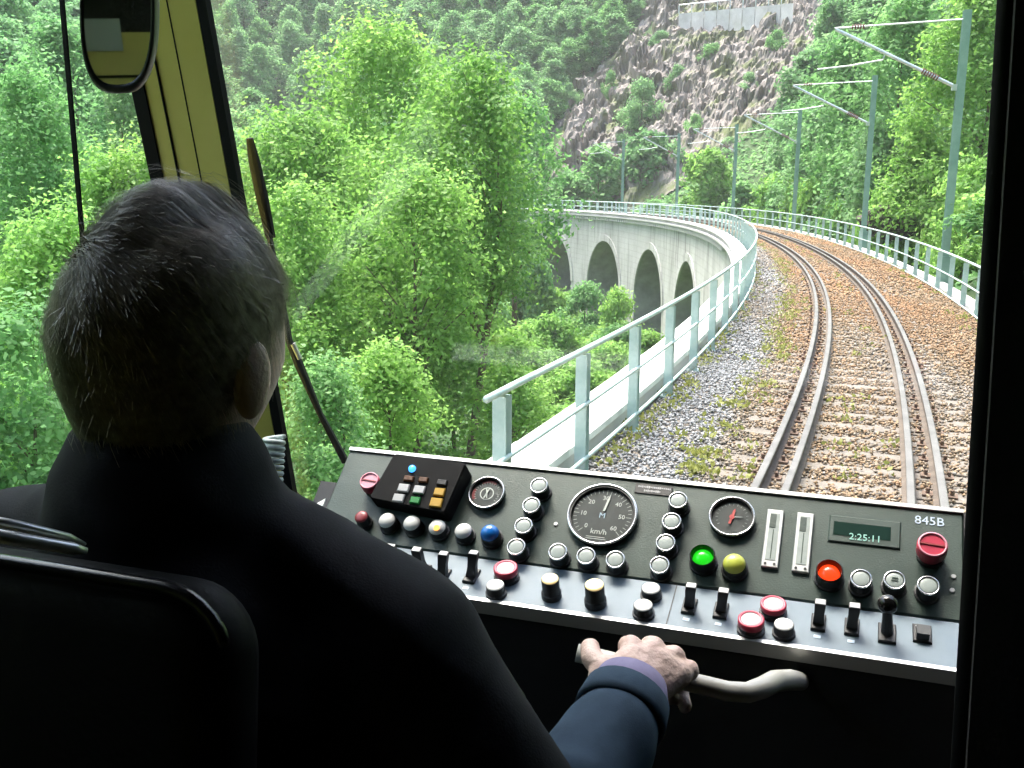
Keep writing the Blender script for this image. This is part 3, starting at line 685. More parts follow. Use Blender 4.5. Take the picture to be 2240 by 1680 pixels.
# pale wall and rail at the head of the gully
def on_slope(px, py, lift=2.6):
    for d_ in np.arange(118, 230, .5):
        p = C(px, py, float(d_))
        if float(terrain(p.x, p.y, False)[0]) + lift > p.z: return p
    return C(px, py, 200)
wp_ = [on_slope(1485 + 28 * k_, 30 - 2.6 * k_, 4.0) for k_ in range(10)]
hw_ = empty('hillside_fence', wp_[4], 'small pale wall with a rail at the top of the rocky gully', 'fence')
for k_ in range(9):
    pa, pb = wp_[k_], wp_[k_].lerp(wp_[k_ + 1], .96)
    fr_ = [pa - ZZ * 3, pb - ZZ * 3, pb, pa]; back = [p + Vector((.2, 1.2, 0)) for p in fr_]
    MB().add(fr_ + back, [(3, 2, 1, 0), (4, 5, 6, 7), (0, 1, 5, 4), (1, 2, 6, 5), (2, 3, 7, 6), (3, 0, 4, 7)]).build('wall_panel', M['concrete'], hw_)
    MB().tube([pa, pa + ZZ * 1.3], .07, 6).build('fence_post', M['galv'], hw_)
MB().tube([p + ZZ * 1.25 for p in wp_], .08, 6).build('fence_rail', M['galv'], hw_)
rb = random.Random(77)
for (px, py) in ((1245, 215), (1290, 300), (1335, 195), (1360, 330), (1480, 180), (1520, 285), (1445, 90), (1640, 190), (1690, 320), (1600, 330), (1560, 120), (1700, 110)):
    p = on_slope(px, py, 1.5); h_ = rb.uniform(2.2, 4)
    plant('rock_bush', rb.choice(['bushA', 'bushB']), (p.x, p.y, p.z - h_ * .45), h_, rb.uniform(3, 5.5), rb.choice('dmm'), 'one of the small shrubs scattered over the rock face', 'bush', 'small shrubs on the rock face')

M['darkrock'] = mat('dark_brown_rock', (0.05, 0.04, 0.035), 0.95, col2=(0.12, 0.09, 0.085), scale=1.2, detail=8, bump=.8, bscale=6)
bm = bmesh.new(); bmesh.ops.create_icosphere(bm, subdivisions=4, radius=1)
for v in bm.verts:
    p = v.co.copy(); h = 1 + .45 * mnoise.noise(p * 1.3) + .22 * mnoise.noise(p * 3.1) + .1 * mnoise.noise(p * 7); v.co = Vector((p.x * 2.0, p.y * 1.6, p.z * 1.3)) * h
me = bpy.data.meshes.new('rock_outcrop'); bm.to_mesh(me); bm.free()
tag(link_mesh('rock_outcrop', me, M['darkrock'], None, Matrix.Translation(C(1950, 486, 46) ) @ Matrix.Diagonal((.62, .6, .55, 1))), 'dark brown rock outcrop behind the right railing, under the trees', 'rock')

hz = MB().box(-340, 345, -315, 430, -22, 156).build('haze', None)
hm = bpy.data.materials.new('valley_haze'); hm.use_nodes = True; hn = hm.node_tree; hn.nodes.clear()
ho = hn.nodes.new('ShaderNodeOutputMaterial'); hp_ = hn.nodes.new('ShaderNodeVolumePrincipled'); hp_.inputs['Color'].default_value = (.95, 1, .97, 1); hp_.inputs['Density'].default_value = HAZE
hn.links.new(hp_.outputs[0], ho.inputs['Volume']); hz.data.materials.append(hm); hz['kind'] = 'stuff'; hz['label'] = 'thin pale haze filling the valley'
# ------------------------------------------------------------------ driver's cab
def tbox(mb, l0, l1, f0, f1, z0, z1):
    v = [T(l, f, z) for z in (z0, z1) for (l, f) in ((l0, f0), (l1, f0), (l1, f1), (l0, f1))]
    return mb.add(v, [(3, 2, 1, 0), (4, 5, 6, 7), (0, 1, 5, 4), (1, 2, 6, 5), (2, 3, 7, 6), (3, 0, 4, 7)])
def prism(mb, quad0, quad1):          # two quads joined
    return mb.add(list(quad0) + list(quad1), [(3, 2, 1, 0), (4, 5, 6, 7), (0, 1, 5, 4), (1, 2, 6, 5), (2, 3, 7, 6), (3, 0, 4, 7)])
cab = empty('train_cab', T(0, 0, -1.5), 'dark interior of a rail car cab with windscreen, corner pillar and side window', 'train')
FZ = lambda z: 1.43 - .22 * z         # forward position of the raked front at height z
WLAT, WR_ = -1.13, 1.35; ZT, ZB = .72, -.66
tbox(MB(), WLAT - .06, WR_ + .06, -2.6, 1.9, -1.56, -1.5).build('floor', M['cab'], cab)
tbox(MB(), WLAT - .06, WR_ + .06, -2.6, 1.45, 1.02, 1.08).build('roof', M['cab'], cab)
tbox(MB(), WLAT - .06, WR_ + .06, -2.66, -2.6, -1.5, 1.02).build('rear_wall', M['cab'], cab)
bh = tbox(MB(), WLAT, -.42, -.42, -.36, -1.5, .10).build('added_bulkhead', M['pillar'], cab); tbox(MB(), WLAT, -.42, -.359, -.354, .0, .006).build('added_bulkhead_joint', M['rubber'], bh)  # added behind the driver, unseen, to give the mirror lit olive to reflect
tbox(MB(), WLAT, -.42, -.42, -.36, .10, 1.02).build('added_bulkhead_upper', M['cab'], cab)  # added black upper half, reflected as the dark top of the mirror
tbox(MB(), -1.0, -.80, -.358, -.350, .06, .13).build('added_bulkhead_pane', mat('grey_pane', (.45, .5, .5), .3), cab)  # opaque grey pane added to show as a bright window in the mirror
tbox(MB(), WR_, WR_ + .06, -2.6, 1.9, -1.5, 1.02).build('right_wall', M['cab'], cab)
mb = MB(); tbox(mb, WLAT - .06, WLAT, -2.6, 1.56, -1.5, -.52); tbox(mb, WLAT - .06, WLAT, -2.6, .25, -.52, 1.02); tbox(mb, WLAT - .06, WLAT, .25, 1.30, .82, 1.02); mb.build('left_wall', M['cab'], cab)
mb = MB(); prism(mb, [T(WLAT, FZ(ZB), -1.5), T(WR_, FZ(ZB), -1.5), T(WR_, FZ(ZB), ZB), T(WLAT, FZ(ZB), ZB)], [T(WLAT, FZ(ZB) + .08, -1.5), T(WR_, FZ(ZB) + .08, -1.5), T(WR_, FZ(ZB) + .08, ZB), T(WLAT, FZ(ZB) + .08, ZB)]); mb.build('front_apron', M['cab'], cab)
mb = MB(); prism(mb, [T(WLAT, FZ(.92), .90), T(WR_, FZ(.92), .90), T(WR_, FZ(1.03), 1.03), T(WLAT, FZ(1.03), 1.03)], [T(WLAT, FZ(.92) + .09, .90), T(WR_, FZ(.92) + .09, .90), T(WR_, FZ(1.03) + .09, 1.03), T(WLAT, FZ(1.03) + .09, 1.03)]); mb.build('header', M['cab'], cab)
def raked(mb, l0, l1, z0, z1, t, df=0.0, dl=0.0):   # slab following the raked front
    return prism(mb, [T(l0, FZ(z0) + df, z0), T(l1, FZ(z0) + df, z0), T(l1 + dl, FZ(z1) + df, z1), T(l0 + dl, FZ(z1) + df, z1)],
                 [T(l0, FZ(z0) + df + t, z0), T(l1, FZ(z0) + df + t, z0), T(l1 + dl, FZ(z1) + df + t, z1), T(l0 + dl, FZ(z1) + df + t, z1)])
raked(MB(), -.985, WR_ - .1, ZB, .91, .006, .045).build('windscreen', M['glass'], cab)
# corner pillar: lacquered cover in three strips, rubber seals on both sides
pil = raked(MB(), -1.107, -.979, -.9, 1.02, .014).build('corner_pillar', M['pillar'], cab)
raked(MB(), -.979, -.962, -.9, 1.02, .014, -.004).build('rubber_seal', M['rubber'], pil)
raked(MB(), -1.132, -1.107, -.9, 1.02, .014, -.004).build('rubber_seal', M['rubber'], pil)
for l in (-1.077, -1.033): raked(MB(), l, l + .0022, -.6, .66, .004, -.0035).build('cover_joint', M['rubber'], pil)
raked(MB(), -1.031, -.981, -.6, .66, .003, -.0028).build('cover_strip', M['pillar'], pil)
raked(MB(), WR_ - .1, WR_ + .02, -.9, 1.02, .08).build('right_pillar', M['cab'], cab)
tbox(MB(), WLAT - .03, WLAT - .024, .25, 1.36, -.52, .82).build('side_window', M['sideglass'], cab)
tbox(MB(), WLAT - .031, WLAT - .023, 1.2885, 1.2915, -.52, .82).build('window_bar', M['rubber'], cab)
tbox(MB(), WLAT - .05, WLAT + .03, .2, 1.36, -.56, -.51).build('window_sill', M['rubber'], cab)
# black partition at the right, its edge leaning a little
pe = lambda px, py: hit(px, py, T(0, .93, 0), TF)
a0, a1 = pe(2226, -60), pe(2117, 1640)
d = (a1 - a0); a_top = a0 - d * .8; a_bot = a1 + d * .45
mb = MB(); prism(mb, [a_bot, a_bot + TL * 1.4, a_top + TL * 1.4, a_top], [a_bot + TF * .05, a_bot + TL * 1.4 + TF * .05, a_top + TL * 1.4 + TF * .05, a_top + TF * .05]); mb.build('partition', M['cab'], cab)
mb = MB(); mb.tube([a_top + TF * .025, a_bot + TF * .025], .012, 8); mb.build('edge_profile', M['rubber'], cab, smooth=True)

# ------------------------------------------------------------------ control desk
TAU, TAU2 = R(40), R(17)
PN = -TF * math.sin(TAU) + ZZ * math.cos(TAU); PU = TF * math.cos(TAU) + ZZ * math.sin(TAU)
PO = C(1400, 1160, 1.37)
SN = -TF * math.sin(TAU2) + ZZ * math.cos(TAU2); SU = TF * math.cos(TAU2) + ZZ * math.sin(TAU2)
def pxy(px, py, h=0):                 # panel coordinates of a photo pixel at height h above the panel
    p = hit(px, py, PO + PN * h, PN) - PO; return p.dot(TL), p.dot(PU)
ytop = pxy(1450, 1057)[1]; ybrk = pxy(1400, 1266)[1]; xl = pxy(742, 1040)[0]; xr = pxy(2108, 1240)[0]
SO = PO + PU * ybrk
def sxy(px, py, h=0):
    p = hit(px, py, SO + SN * h, SN) - SO; return p.dot(TL), p.dot(SU)
ybot = sxy(1655, 1399)[1]
PF = frame(PO, TL, PU, PN); SF = frame(SO, TL, SU, SN)
M['panel'] = mat('desk_panel_lacquer', (0.020, 0.040, 0.032), 0.42, col2=(0.034, 0.058, 0.048), scale=14, detail=9, bump=0.06, bscale=400, spec=.5)
M['strip'] = mat('desk_grey_metal', (0.10, 0.145, 0.185), 0.55, 0.0, col2=(0.125, 0.172, 0.21), scale=12)
M['trim'] = mat('bare_edge', (0.62, 0.63, 0.63), 0.35, 0.7)
M['chrome'] = mat('bezel_chrome', (0.72, 0.72, 0.72), 0.22, 0.9)
M['dial'] = mat('dial_face', (0.025, 0.027, 0.028), 0.6)
M['white'] = mat('white_paint', (0.55, 0.55, 0.53), 0.5)
M['lens'] = mat('milky_lens', (0.26, 0.30, 0.285), 0.35, col2=(0.31, 0.35, 0.335), scale=80, coat=.3)
M['cap_w'] = mat('white_cap', (0.38, 0.38, 0.38), 0.35)
M['cap_grey'] = mat('grey_cap', (0.42, 0.42, 0.43), 0.3)
M['cap_red'] = mat('red_cap', (0.42, 0.035, 0.07), 0.3)
M['cap_dred'] = mat('dark_red_cap', (0.22, 0.03, 0.035), 0.35)
M['cap_pink'] = mat('pink_cap', (0.62, 0.26, 0.33), 0.35)
M['cap_cream'] = mat('cream_lit_cap', (0.75, 0.66, 0.38), 0.35, emit=(1, .72, .3), estr=.10)
M['cap_blue'] = mat('blue_cap', (0.01, 0.12, 0.42), 0.2, coat=.4)
M['cap_lime'] = mat('lime_cap', (0.42, 0.46, 0.07), 0.3)
M['lit_green'] = mat('lit_green', (0.01, 0.22, 0.01), 0.2, emit=(.02, .8, .02), estr=.16)
M['lit_red'] = mat('lit_red', (0.5, 0.02, 0.01), 0.2, emit=(1, .05, .008), estr=.30)
M['lit_blue'] = mat('lit_blue', (0.02, 0.2, 0.7), 0.3, emit=(.06, .35, 1), estr=.4)
M['lit_orange'] = mat('lit_orange', (0.7, 0.3, 0.05), 0.3, emit=(1, .35, .05), estr=.25)
M['key_yel'] = mat('yellow_key', (0.42, 0.25, 0.03), 0.4); M['key_brn'] = mat('brown_key', (0.09, 0.035, 0.01), 0.4); M['key_dk'] = mat('dark_key', (0.03, 0.03, 0.03), 0.4)
M['key_grn'] = mat('green_key', (0.01, 0.17, 0.03), 0.4)
M['lcd'] = mat('display_glass', (0.012, 0.03, 0.024), 0.15); M['lcdfg'] = mat('display_digits', (0.22, 0.42, 0.36), 0.5, emit=(.3, .7, .6), estr=.06)
M['needle_r'] = mat('red_needle', (0.5, 0.05, 0.05), 0.4)
M['bluewhite'] = mat('pale_blue_lettering', (0.45, 0.55, 0.68), 0.5)
desk = empty('control_desk', T(0, 1.2, -1.5), 'control desk with dark sloping instrument panel, grey switch strip, gauges and buttons', 'control desk')
MB().bbox(xl, xr, ybrk, ytop, -.03, 0, .002).build('instrument_panel', M['panel'], desk, PF)
MB().bbox(xl - .05, xr - .004, ybot, -.0015, -.02, 0, .0015).build('switch_strip', M['strip'], desk, SF)
MB().box(xl, xr, ytop + .0003, ytop + .006, -.03, .003).build('edge_trim', M['trim'], desk, PF)
MB().box(xr + .0003, xr + .009, ybrk - .02, ytop, -.03, .004).build('edge_trim', M['black'], desk, PF)
MB().box(xl - .05, xr - .004, ybot - .006, ybot - .0004, -.02, .002).build('edge_trim', M['trim'], desk, SF)
sr_ = SF @ Vector((xr - .002, ybot, 0))
MB().box(xr - .0035, xr + .006, ybot - .01, .004, -.03, .003).build('edge_trim', M['black'], desk, SF)
# desk body below: closed black carcass
fb = (SF @ Vector((0, ybot, 0)) - CAM); fbf, fbz = fb.dot(TF), fb.z; pt_ = (PF @ Vector((0, ytop, 0)) - CAM); lx0 = (PO - CAM).dot(TL)
def carc(l):
    return [T(l, fbf + .004, fbz - .024), T(l, fbf + .02, -1.45), T(l, 1.46, -1.45), T(l, 1.46, -.7), T(l, pt_.dot(TF) - .012, pt_.z - .05), T(l, pt_.dot(TF) - .14, pt_.z - .17)]
A, B = carc(lx0 + xl - .045), carc(lx0 + xr + .004)
mb = MB(); n = 6; mb.add(A + B, [tuple(range(n - 1, -1, -1)), tuple(range(n, 2 * n))] + [(k, (k + 1) % n, n + (k + 1) % n, n + k) for k in range(n)]); mb.build('desk_body', M['black'], desk)

def text_obj(txt, size, mat_, parent, Mx, ext=.0002, name='lettering', align='CENTER', shear=0):
    cu = bpy.data.curves.new('t', 'FONT'); cu.body = txt; cu.size = size; cu.extrude = ext; cu.align_x = align; cu.align_y = 'CENTER'; cu.resolution_u = 2; cu.shear = shear
    o = bpy.data.objects.new('t', cu); COL.objects.link(o); dg = bpy.context.evaluated_depsgraph_get()
    me = bpy.data.meshes.new_from_object(o.evaluated_get(dg)); bpy.data.objects.remove(o); me.materials.clear(); me.materials.append(mat_)
    return link_mesh(name, me, None, parent, Mx)
def at_panel(px, py, h=0, F=PF, fn=pxy):
    x, y = fn(px, py, h); return F @ Matrix.Translation((x, y, 0))
# shared shapes
lamp_body = MB().lathe([(.0150, 0), (.0150, .003), (.0128, .004), (.0128, .019), (.0118, .0205)], 22).mesh('lamp_holder', M['black'], False)
lamp_ring = MB().lathe([(.0128, .0195), (.0132, .0205), (.0126, .0222), (.0112, .0222), (.0110, .0208)], 24, capb=False, capt=False).mesh('bezel', M['chrome'], True)
def lens_mesh(m, r=.0112, z=.0205, dome=.002):
    return MB().lathe([(r, z), (r * .8, z + dome * .55), (r * .5, z + dome * .9), (r * .15, z + dome)], 22).mesh('lens', m, True)
lens_me = lens_mesh(M['lens'], .0112, .0206, .0012)
def lamp(px, py, label=None):
    o = link_mesh('indicator_lamp', lamp_body, None, desk, at_panel(px, py, .021))
    link_mesh('bezel', lamp_ring, None, o, wmat(o)); link_mesh('lens', lens_me, None, o, wmat(o)); return o
for (px, py) in ((1179, 1062), (1162, 1105), (1145, 1150), (1129, 1196), (1220, 1207), (1282, 1216), (1346, 1224), (1483, 1094), (1469, 1140), (1456, 1187), (1443, 1236), (1884, 1266), (2031, 1281)):
    lamp(px, py)
o = lamp(1957, 1269); text_obj('=', .016, M['panel'], o, wmat(o) @ Matrix.Translation((0, 0, .0225)))
def button(px, py, r, h, body, cap, label=None, F=PF, fn=pxy, domed=.0025, name='push_button', rim=None):
    o = MB().lathe([(r * 1.12, 0), (r * 1.12, h * .25), (r * .98, h * .3), (r * .98, h * .93), (r * .9, h * .97)], 26).build(name, body, desk, at_panel(px, py, h, F, fn))
    c = MB().lathe([(r * .93, h * .9), (r * .93, h * .985), (r * .8, h + domed * .5), (r * .45, h + domed), (r * .1, h + domed * 1.05)], 26).build('cap', cap, o, wmat(o), True)
    if rim: MB().lathe([(r * .98, h * .55), (r * 1.05, h * .6), (r * 1.05, h * 1.02), (r * .96, h * 1.08), (r * .80, h * 1.08), (r * .76, h * 1.0)], 28, capb=False, capt=False).build('rim', rim, o, wmat(o), True)
    if label: o['label'] = label
    return o
for (px, py, m_, lb) in ((846, 1138, 'white', 'light grey round push button left of the row'), (900, 1144, 'white', None), (956, 1153, 'white', 'white push button with an orange glow'), (1013, 1161, 'white', None)):
    o = button(px, py, .0132, .017, M['black'], M[m_], lb, domed=.005)
    if px == 956: MB().lathe([(.0045, .0215), (.0045, .0224)], 14, Matrix.Translation((.002, -.004, 0))).build('glow_spot', M['lit_orange'], o, wmat(o))
button(790, 1130, .0105, .02, M['black'], M['cap_dred'], 'small dark red push button')
button(1071, 1166, .0142, .018, M['black'], M['cap_blue'], 'glossy blue domed push button', domed=.009)
button(1606, 1233, .0155, .018, M['black'], M['cap_lime'], 'lime yellow domed push button', domed=.008)
def hooded(px, py, m_, lb):
    o = MB().lathe([(.0185, 0), (.0185, .004), (.0165, .005), (.0165, .022), (.0150, .024), (.0142, .020), (.0138, .012)], 26, capt=False).build('signal_lamp', M['black'], desk, at_panel(px, py, .018)); o['label'] = lb
    MB().lathe([(.0137, .010), (.0125, .015), (.009, .0185), (.0035, .0205)], 24).build('lens', m_, o, wmat(o), True)
hooded(1537, 1218, M['lit_green'], 'lit green signal lamp in a black hood'); hooded(1814, 1252, M['lit_red'], 'lit red signal lamp in a black hood')
def slotted(px, py, r, h, lb):
    o = MB().lathe([(r * .8, 0), (r * .8, h * .45), (r, h * .5), (r, h * .95), (r * .93, h)], 28).build('emergency_knob', M['cap_red'], desk, at_panel(px, py, h)); o['label'] = lb
    MB().lathe([(r * .93, h), (r * .95, h + .002), (r * .84, h + .0025), (r * .80, h + .0005)], 28, capb=False, capt=False).build('rim', M['cap_pink'], o, wmat(o), True)
    MB().lathe([(r * .80, h - .001), (r * .80, h + .0006)], 26).build('knob_face', M['cap_pink'] if px < 1000 else M['cap_red'], o, wmat(o))
    MB().box(-r * .8, r * .8, -r * .06, r * .06, h + .0008, h + .0020, Matrix.Rotation(-.06, 4, 'Z')).build('slot', M['cap_dred'], o, wmat(o))
    MB().lathe([(r * .9, -.001), (r * .9, .006)], 26).build('collar', M['black'], o, wmat(o))
slotted(808, 1052, .0150, .024, 'red emergency knob left of the keypad'); slotted(2040, 1192, .0180, .030, 'red emergency knob below the desk number')
# gauges
def gauge(px, py, r, label, big=False):
    o = MB().lathe([(r * 1.0, -.004), (r * 1.0, .007), (r * .95, .0085), (r * .90, .0085), (r * .885, .006)], 48, capt=False).build('gauge', M['black'], desk, at_panel(px, py, .008)); o['label'] = label
    Mx = wmat(o)
    MB().lathe([(r * 1.0, .006), (r * 1.025, .0075), (r * 1.0, .0095), (r * .955, .0098), (r * .945, .0085)], 56, capb=False, capt=False).build('bezel', M['chrome'], o, Mx, True)
    MB().lathe([(r * .90, .003), (r * .90, .0045)], 48).build('dial', M['dial'], o, Mx)
    MB().lathe([(r * .885, .0072), (r * .885, .0076)], 48).build('cover_glass', M['glass'], o, Mx)
    return o, Mx
def ticks(o, Mx, r, a0, a1, n, r0, r1, w, m_, z=.0047, major=None):
    mb = MB()
    for k in range(n + 1):
        a = R(a0 + (a1 - a0) * k / n); q0 = r0 if not (major and k % major == 0) else r0 * .92
        Rm = Matrix.Rotation(a, 4, 'Z'); mb.box(q0 * r, r1 * r, -w / 2, w / 2, z, z + .0002, Rm)
    mb.build('scale_marks', m_, o, Mx)
def arc(o, Mx, r, a0, a1, m_, w=.1, z=.0048):
    mb = MB(); n = 14; v = []; f = []
    for k in range(n + 1):
        a = R(a0 + (a1 - a0) * k / n); v += [(math.cos(a) * r, math.sin(a) * r, z), (math.cos(a) * r * (1 - w), math.sin(a) * r * (1 - w), z)]
    for k in range(n): f.append((2 * k, 2 * k + 1, 2 * k + 3, 2 * k + 2))
    mb.add(v, f).build('scale_arc', m_, o, Mx)
def needle(o, Mx, r, ang, L, m_, w=.0022, tail=.25):
    Rm = Matrix.Rotation(R(ang), 4, 'Z'); mb = MB()
    v = [Rm @ Vector(p) for p in ((-L * tail, -w, .0056), (L * .75, -w, .0056), (L, 0, .0056), (L * .75, w, .0056), (-L * tail, w, .0056), (-L * tail, -w, .0064), (L * .75, -w, .0064), (L, 0, .0064), (L * .75, w, .0064), (-L * tail, w, .0064))]
    mb.add(v, [(4, 3, 2, 1, 0), (5, 6, 7, 8, 9)] + [(k, (k + 1) % 5, 5 + (k + 1) % 5, 5 + k) for k in range(5)]).build('needle', m_, o, Mx)
sr2 = .0485
o, Mx = gauge(1317, 1124, sr2, 'large round speedometer marked km/h')
ticks(o, Mx, sr2, 225, -45, 30, .74, .84, .0006, M['white'], major=5)
for k, tx_ in enumerate(('0', '10', '20', '30', '40', '50', '60')):
    a = R(225 - 45 * k); text_obj(tx_, .0095, M['white'], o, Mx @ Matrix.Translation((math.cos(a) * sr2 * .56, math.sin(a) * sr2 * .56, .0048)))
text_obj('km/h', .0115, M['white'], o, Mx @ Matrix.Translation((0, -sr2 * .55, .0048)))
MB().box(-.016, .010, -sr2 * .73, -sr2 * .715, .0046, .0048).box(-.016, .012, -sr2 * .79, -sr2 * .775, .0046, .0048).build('scale_marks', M['white'], o, Mx)
text_obj('M', .012, M['bluewhite'], o, Mx @ Matrix.Translation((0, -.001, .0048)))
needle(o, Mx, sr2, 80, sr2 * .72, M['white'], .0014, -.18)
sr3 = .0265
o, Mx = gauge(1064, 1077, sr3, 'small round gauge with red marks right of the keypad')
arc(o, Mx, sr3 * .84, 60, 125, M['cap_dred'], .2); arc(o, Mx, sr3 * .84, 165, 215, M['cap_dred'], .2)
arc(o, Mx, sr3 * .40, 0, 359, M['white'], .14)
for a in (75, 105): needle(o, Mx, sr3, a, sr3 * .33, M['white'], .0009, 1.0)
ticks(o, Mx, sr3, 215, -35, 20, .62, .72, .0005, M['white'])
sr4 = .0300
o, Mx = gauge(1601, 1129, sr4, 'round gauge with red needle right of centre')
ticks(o, Mx, sr4, 215, -35, 16, .62, .72, .0005, M['cap_grey']); needle(o, Mx, sr4, 78, sr4 * .45, M['needle_r'], .0016, .8); needle(o, Mx, sr4, 5, sr4 * .5, M['cap_grey'], .0006, 0)
MB().lathe([(.0035, .0056), (.0035, .0068)], 14).build('needle_hub', M['needle_r'], o, Mx)
# two upright level slots
for (tpx, tpy, bpx, bpy_) in ((1703, 1116, 1677, 1240), (1769, 1123, 1744, 1250)):
    x0, y0 = pxy(tpx, tpy, .004); x1, y1 = pxy(bpx, bpy_, .004); hw = .0105; xm = (x0 + x1) / 2
    o = MB().bbox(xm - hw, xm + hw, y1, y0, 0, .005, .001).build('level_gauge', M['trim'], desk, PF)
    MB().box(xm - hw * .62, xm + hw * .62, y1 + .010, y0 - .006, .005, .0056).build('scale_window', M['lens'], o, PF)
    MB().box(xm - hw * .55, xm + hw * .2, y0 - (y0 - y1) * .33, y0 - .008, .0056, .0062).build('level_strip', M['panel'], o, PF)
    MB().box(xm - hw * .06, xm + hw * .06, y1 + .012, y0 - (y0 - y1) * .36, .0056, .0060).build('scale_line', M['panel'], o, PF)
    for sx in (-.55, .55): MB().lathe([(.0018, .005), (.0018, .0058)], 8, Matrix.Translation((xm + hw * sx, y1 + .0045, 0))).build('screw', M['dial'], o, PF)
# digital counter
x0, y0 = pxy(1815, 1127); x1, y1 = pxy(1969, 1203)
o = MB().bbox(x0, x1, y1, y0, 0, .0025, .0015).build('counter', M['panel'], desk, PF)
MB().box(x0 + .006, x1 - .012, y1 + .010, y0 - .010, .0027, .0031).build('display', M['lcd'], o, PF)
xa, ya = pxy(1892, 1180); text_obj('2:25:11', .0135, M['lcdfg'], o, PF @ Matrix.Translation((xa, ya, .0034)))
# number, maker's plate, screws
xa, ya = pxy(2033, 1141); text_obj('845B', .0175, M['bluewhite'], desk, PF @ Matrix.Translation((xa, ya, .0006)))
xa, ya = pxy(1430, 1072)
o = MB().bbox(xa - .026, xa + .026, ya - .008, ya + .008, 0, .0015, .0005).build('name_plate', M['black'], desk, PF)
mb = MB()
for row, (yy, w0, w1) in enumerate(((.0028, -.022, .022), (-.0032, -.013, .009))):
    x = w0
    while x < w1:
        w = random.uniform(.0012, .0022); hh = random.uniform(.0010, .0019); mb.box(xa + x, xa + x + w, ya + yy - hh, ya + yy + hh, .0015, .0018); x += w + .0009
mb.build('worn_print', M['cap_grey'], o, PF)
for (px, py) in ((2086, 1262), (2083, 1292), (1216, 1147)):
    o = MB().lathe([(.0032, 0), (.0032, .0012), (.0025, .0018)], 10).build('screw', M['trim'], desk, at_panel(px, py))
# switch strip
def lever(px, py, bpx, bpy_, short=False):
    x, y = sxy(bpx, bpy_); B_ = SF @ Matrix.Translation((x, y, 0))
    o = MB().bbox(-.0085, .0085, -.014, .014, 0, .004, .001, B_).build('toggle_switch', M['black'], desk)
    top = C(px, py, (SF @ Vector((x, y, .03)) - CAM).dot(_f) - .004); b0 = SF @ Vector((x, y, .002)); ax = (top - b0).normalized(); sx = TL; sy = ax.cross(sx).normalized()
    L = (top - b0).length; Fm = frame(b0, sx, sy, ax)
    mb = MB(); v = []
    for (z, w, t_) in ((0, .0068, .0060), (L * .45, .0056, .0050), (L * .85, .0064, .0050), (L, .0064, .0046)):
        v += [Fm @ Vector(p) for p in ((-w, -t_, z), (w, -t_, z), (w, t_, z), (-w, t_, z))]
    f = [(3, 2, 1, 0), (12, 13, 14, 15)] + [(4 * i + k, 4 * i + (k + 1) % 4, 4 * i + 4 + (k + 1) % 4, 4 * i + 4 + k) for i in range(3) for k in range(4)]
    mb.add(v, f).build('handle', M['black'], o)
    MB().bbox(-.0058, .0058, -.0044, .0044, L, L + .0012, .0004, Fm).build('white_tip', M['cap_w'], o)
    MB().box(-.004, .004, -.026, -.021, .0002, .0006, B_).build('marking', M['bluewhite'], o)
for a in ((854, 1195, 866, 1245), (911, 1202, 925, 1252), (970, 1211, 968, 1262), (1036, 1209, 1032, 1262), (1512, 1281, 1508, 1328), (1583, 1292, 1577, 1338), (1795, 1317, 1790, 1364), (1870, 1325, 1863, 1374)): lever(*a)
def sbutton(px, py, r, h, cap, lb=None, rim=None): return button(px, py, r, h, M['black'], M[cap], lb, SF, sxy, .0012, rim=rim)
sbutton(1106, 1242, .0155, .018, 'cap_pink', 'pink push button on the grey strip', M['cap_red']); sbutton(1083, 1279, .0125, .016, 'white')
sbutton(1203, 1265, .0118, .030, 'cap_cream', 'tall black push button with a glowing cream cap'); sbutton(1300, 1278, .0128, .032, 'cap_cream', 'second tall button with a glowing cream cap')
sbutton(1424, 1286, .0125, .014, 'white'); sbutton(1407, 1323, .0125, .016, 'white')
sbutton(1692, 1321, .0150, .015, 'cap_w', 'upper white push button with a red rim', M['cap_red']); sbutton(1643, 1355, .0150, .018, 'cap_w', 'lower white push button with a red rim', M['cap_red']); sbutton(1715, 1365, .0122, .016, 'white')
x, y = sxy(1940, 1388); B_ = SF @ Matrix.Translation((x, y, 0)); o = MB().bbox(-.010, .010, -.016, .016, 0, .004, .001, B_).build('ball_lever', M['black'], desk)
top = C(1942, 1322, (B_ @ Vector((0, 0, .04)) - CAM).dot(_f)); MB().tube([B_ @ Vector((0, 0, .002)), (B_ @ Vector((0, 0, .002))).lerp(top, .5), top], [.0075, .006, .005], 10).build('stem', M['black'], o)
MB().lathe([(.0115 * math.sin(math.pi * k / 12) + .0001, -.0115 * math.cos(math.pi * k / 12)) for k in range(13)], 18, Matrix.Translation(top)).build('ball_knob', mat('ball_gloss', (.006, .006, .006), .15), o, None, True)
x, y = sxy(2017, 1388); B_ = SF @ Matrix.Translation((x, y, 0)); o = MB().bbox(-.0105, .0105, -.015, .015, 0, .003, .001, B_).build('rocker_switch', M['black'], desk)
MB().box(-.007, .007, -.012, .004, .003, .012, B_).build('rocker', M['dial'], o); MB().box(-.0075, .0075, .0095, .011, .003, .0036, B_).build('marking', M['cap_grey'], o)
x0_, _ = sxy(1470, 1320)
MB().box(x0_ - .0006, x0_ + .0006, ybot + .003, -.004, .0002, .0008).build('strip_joint', M['dial'], desk, SF)
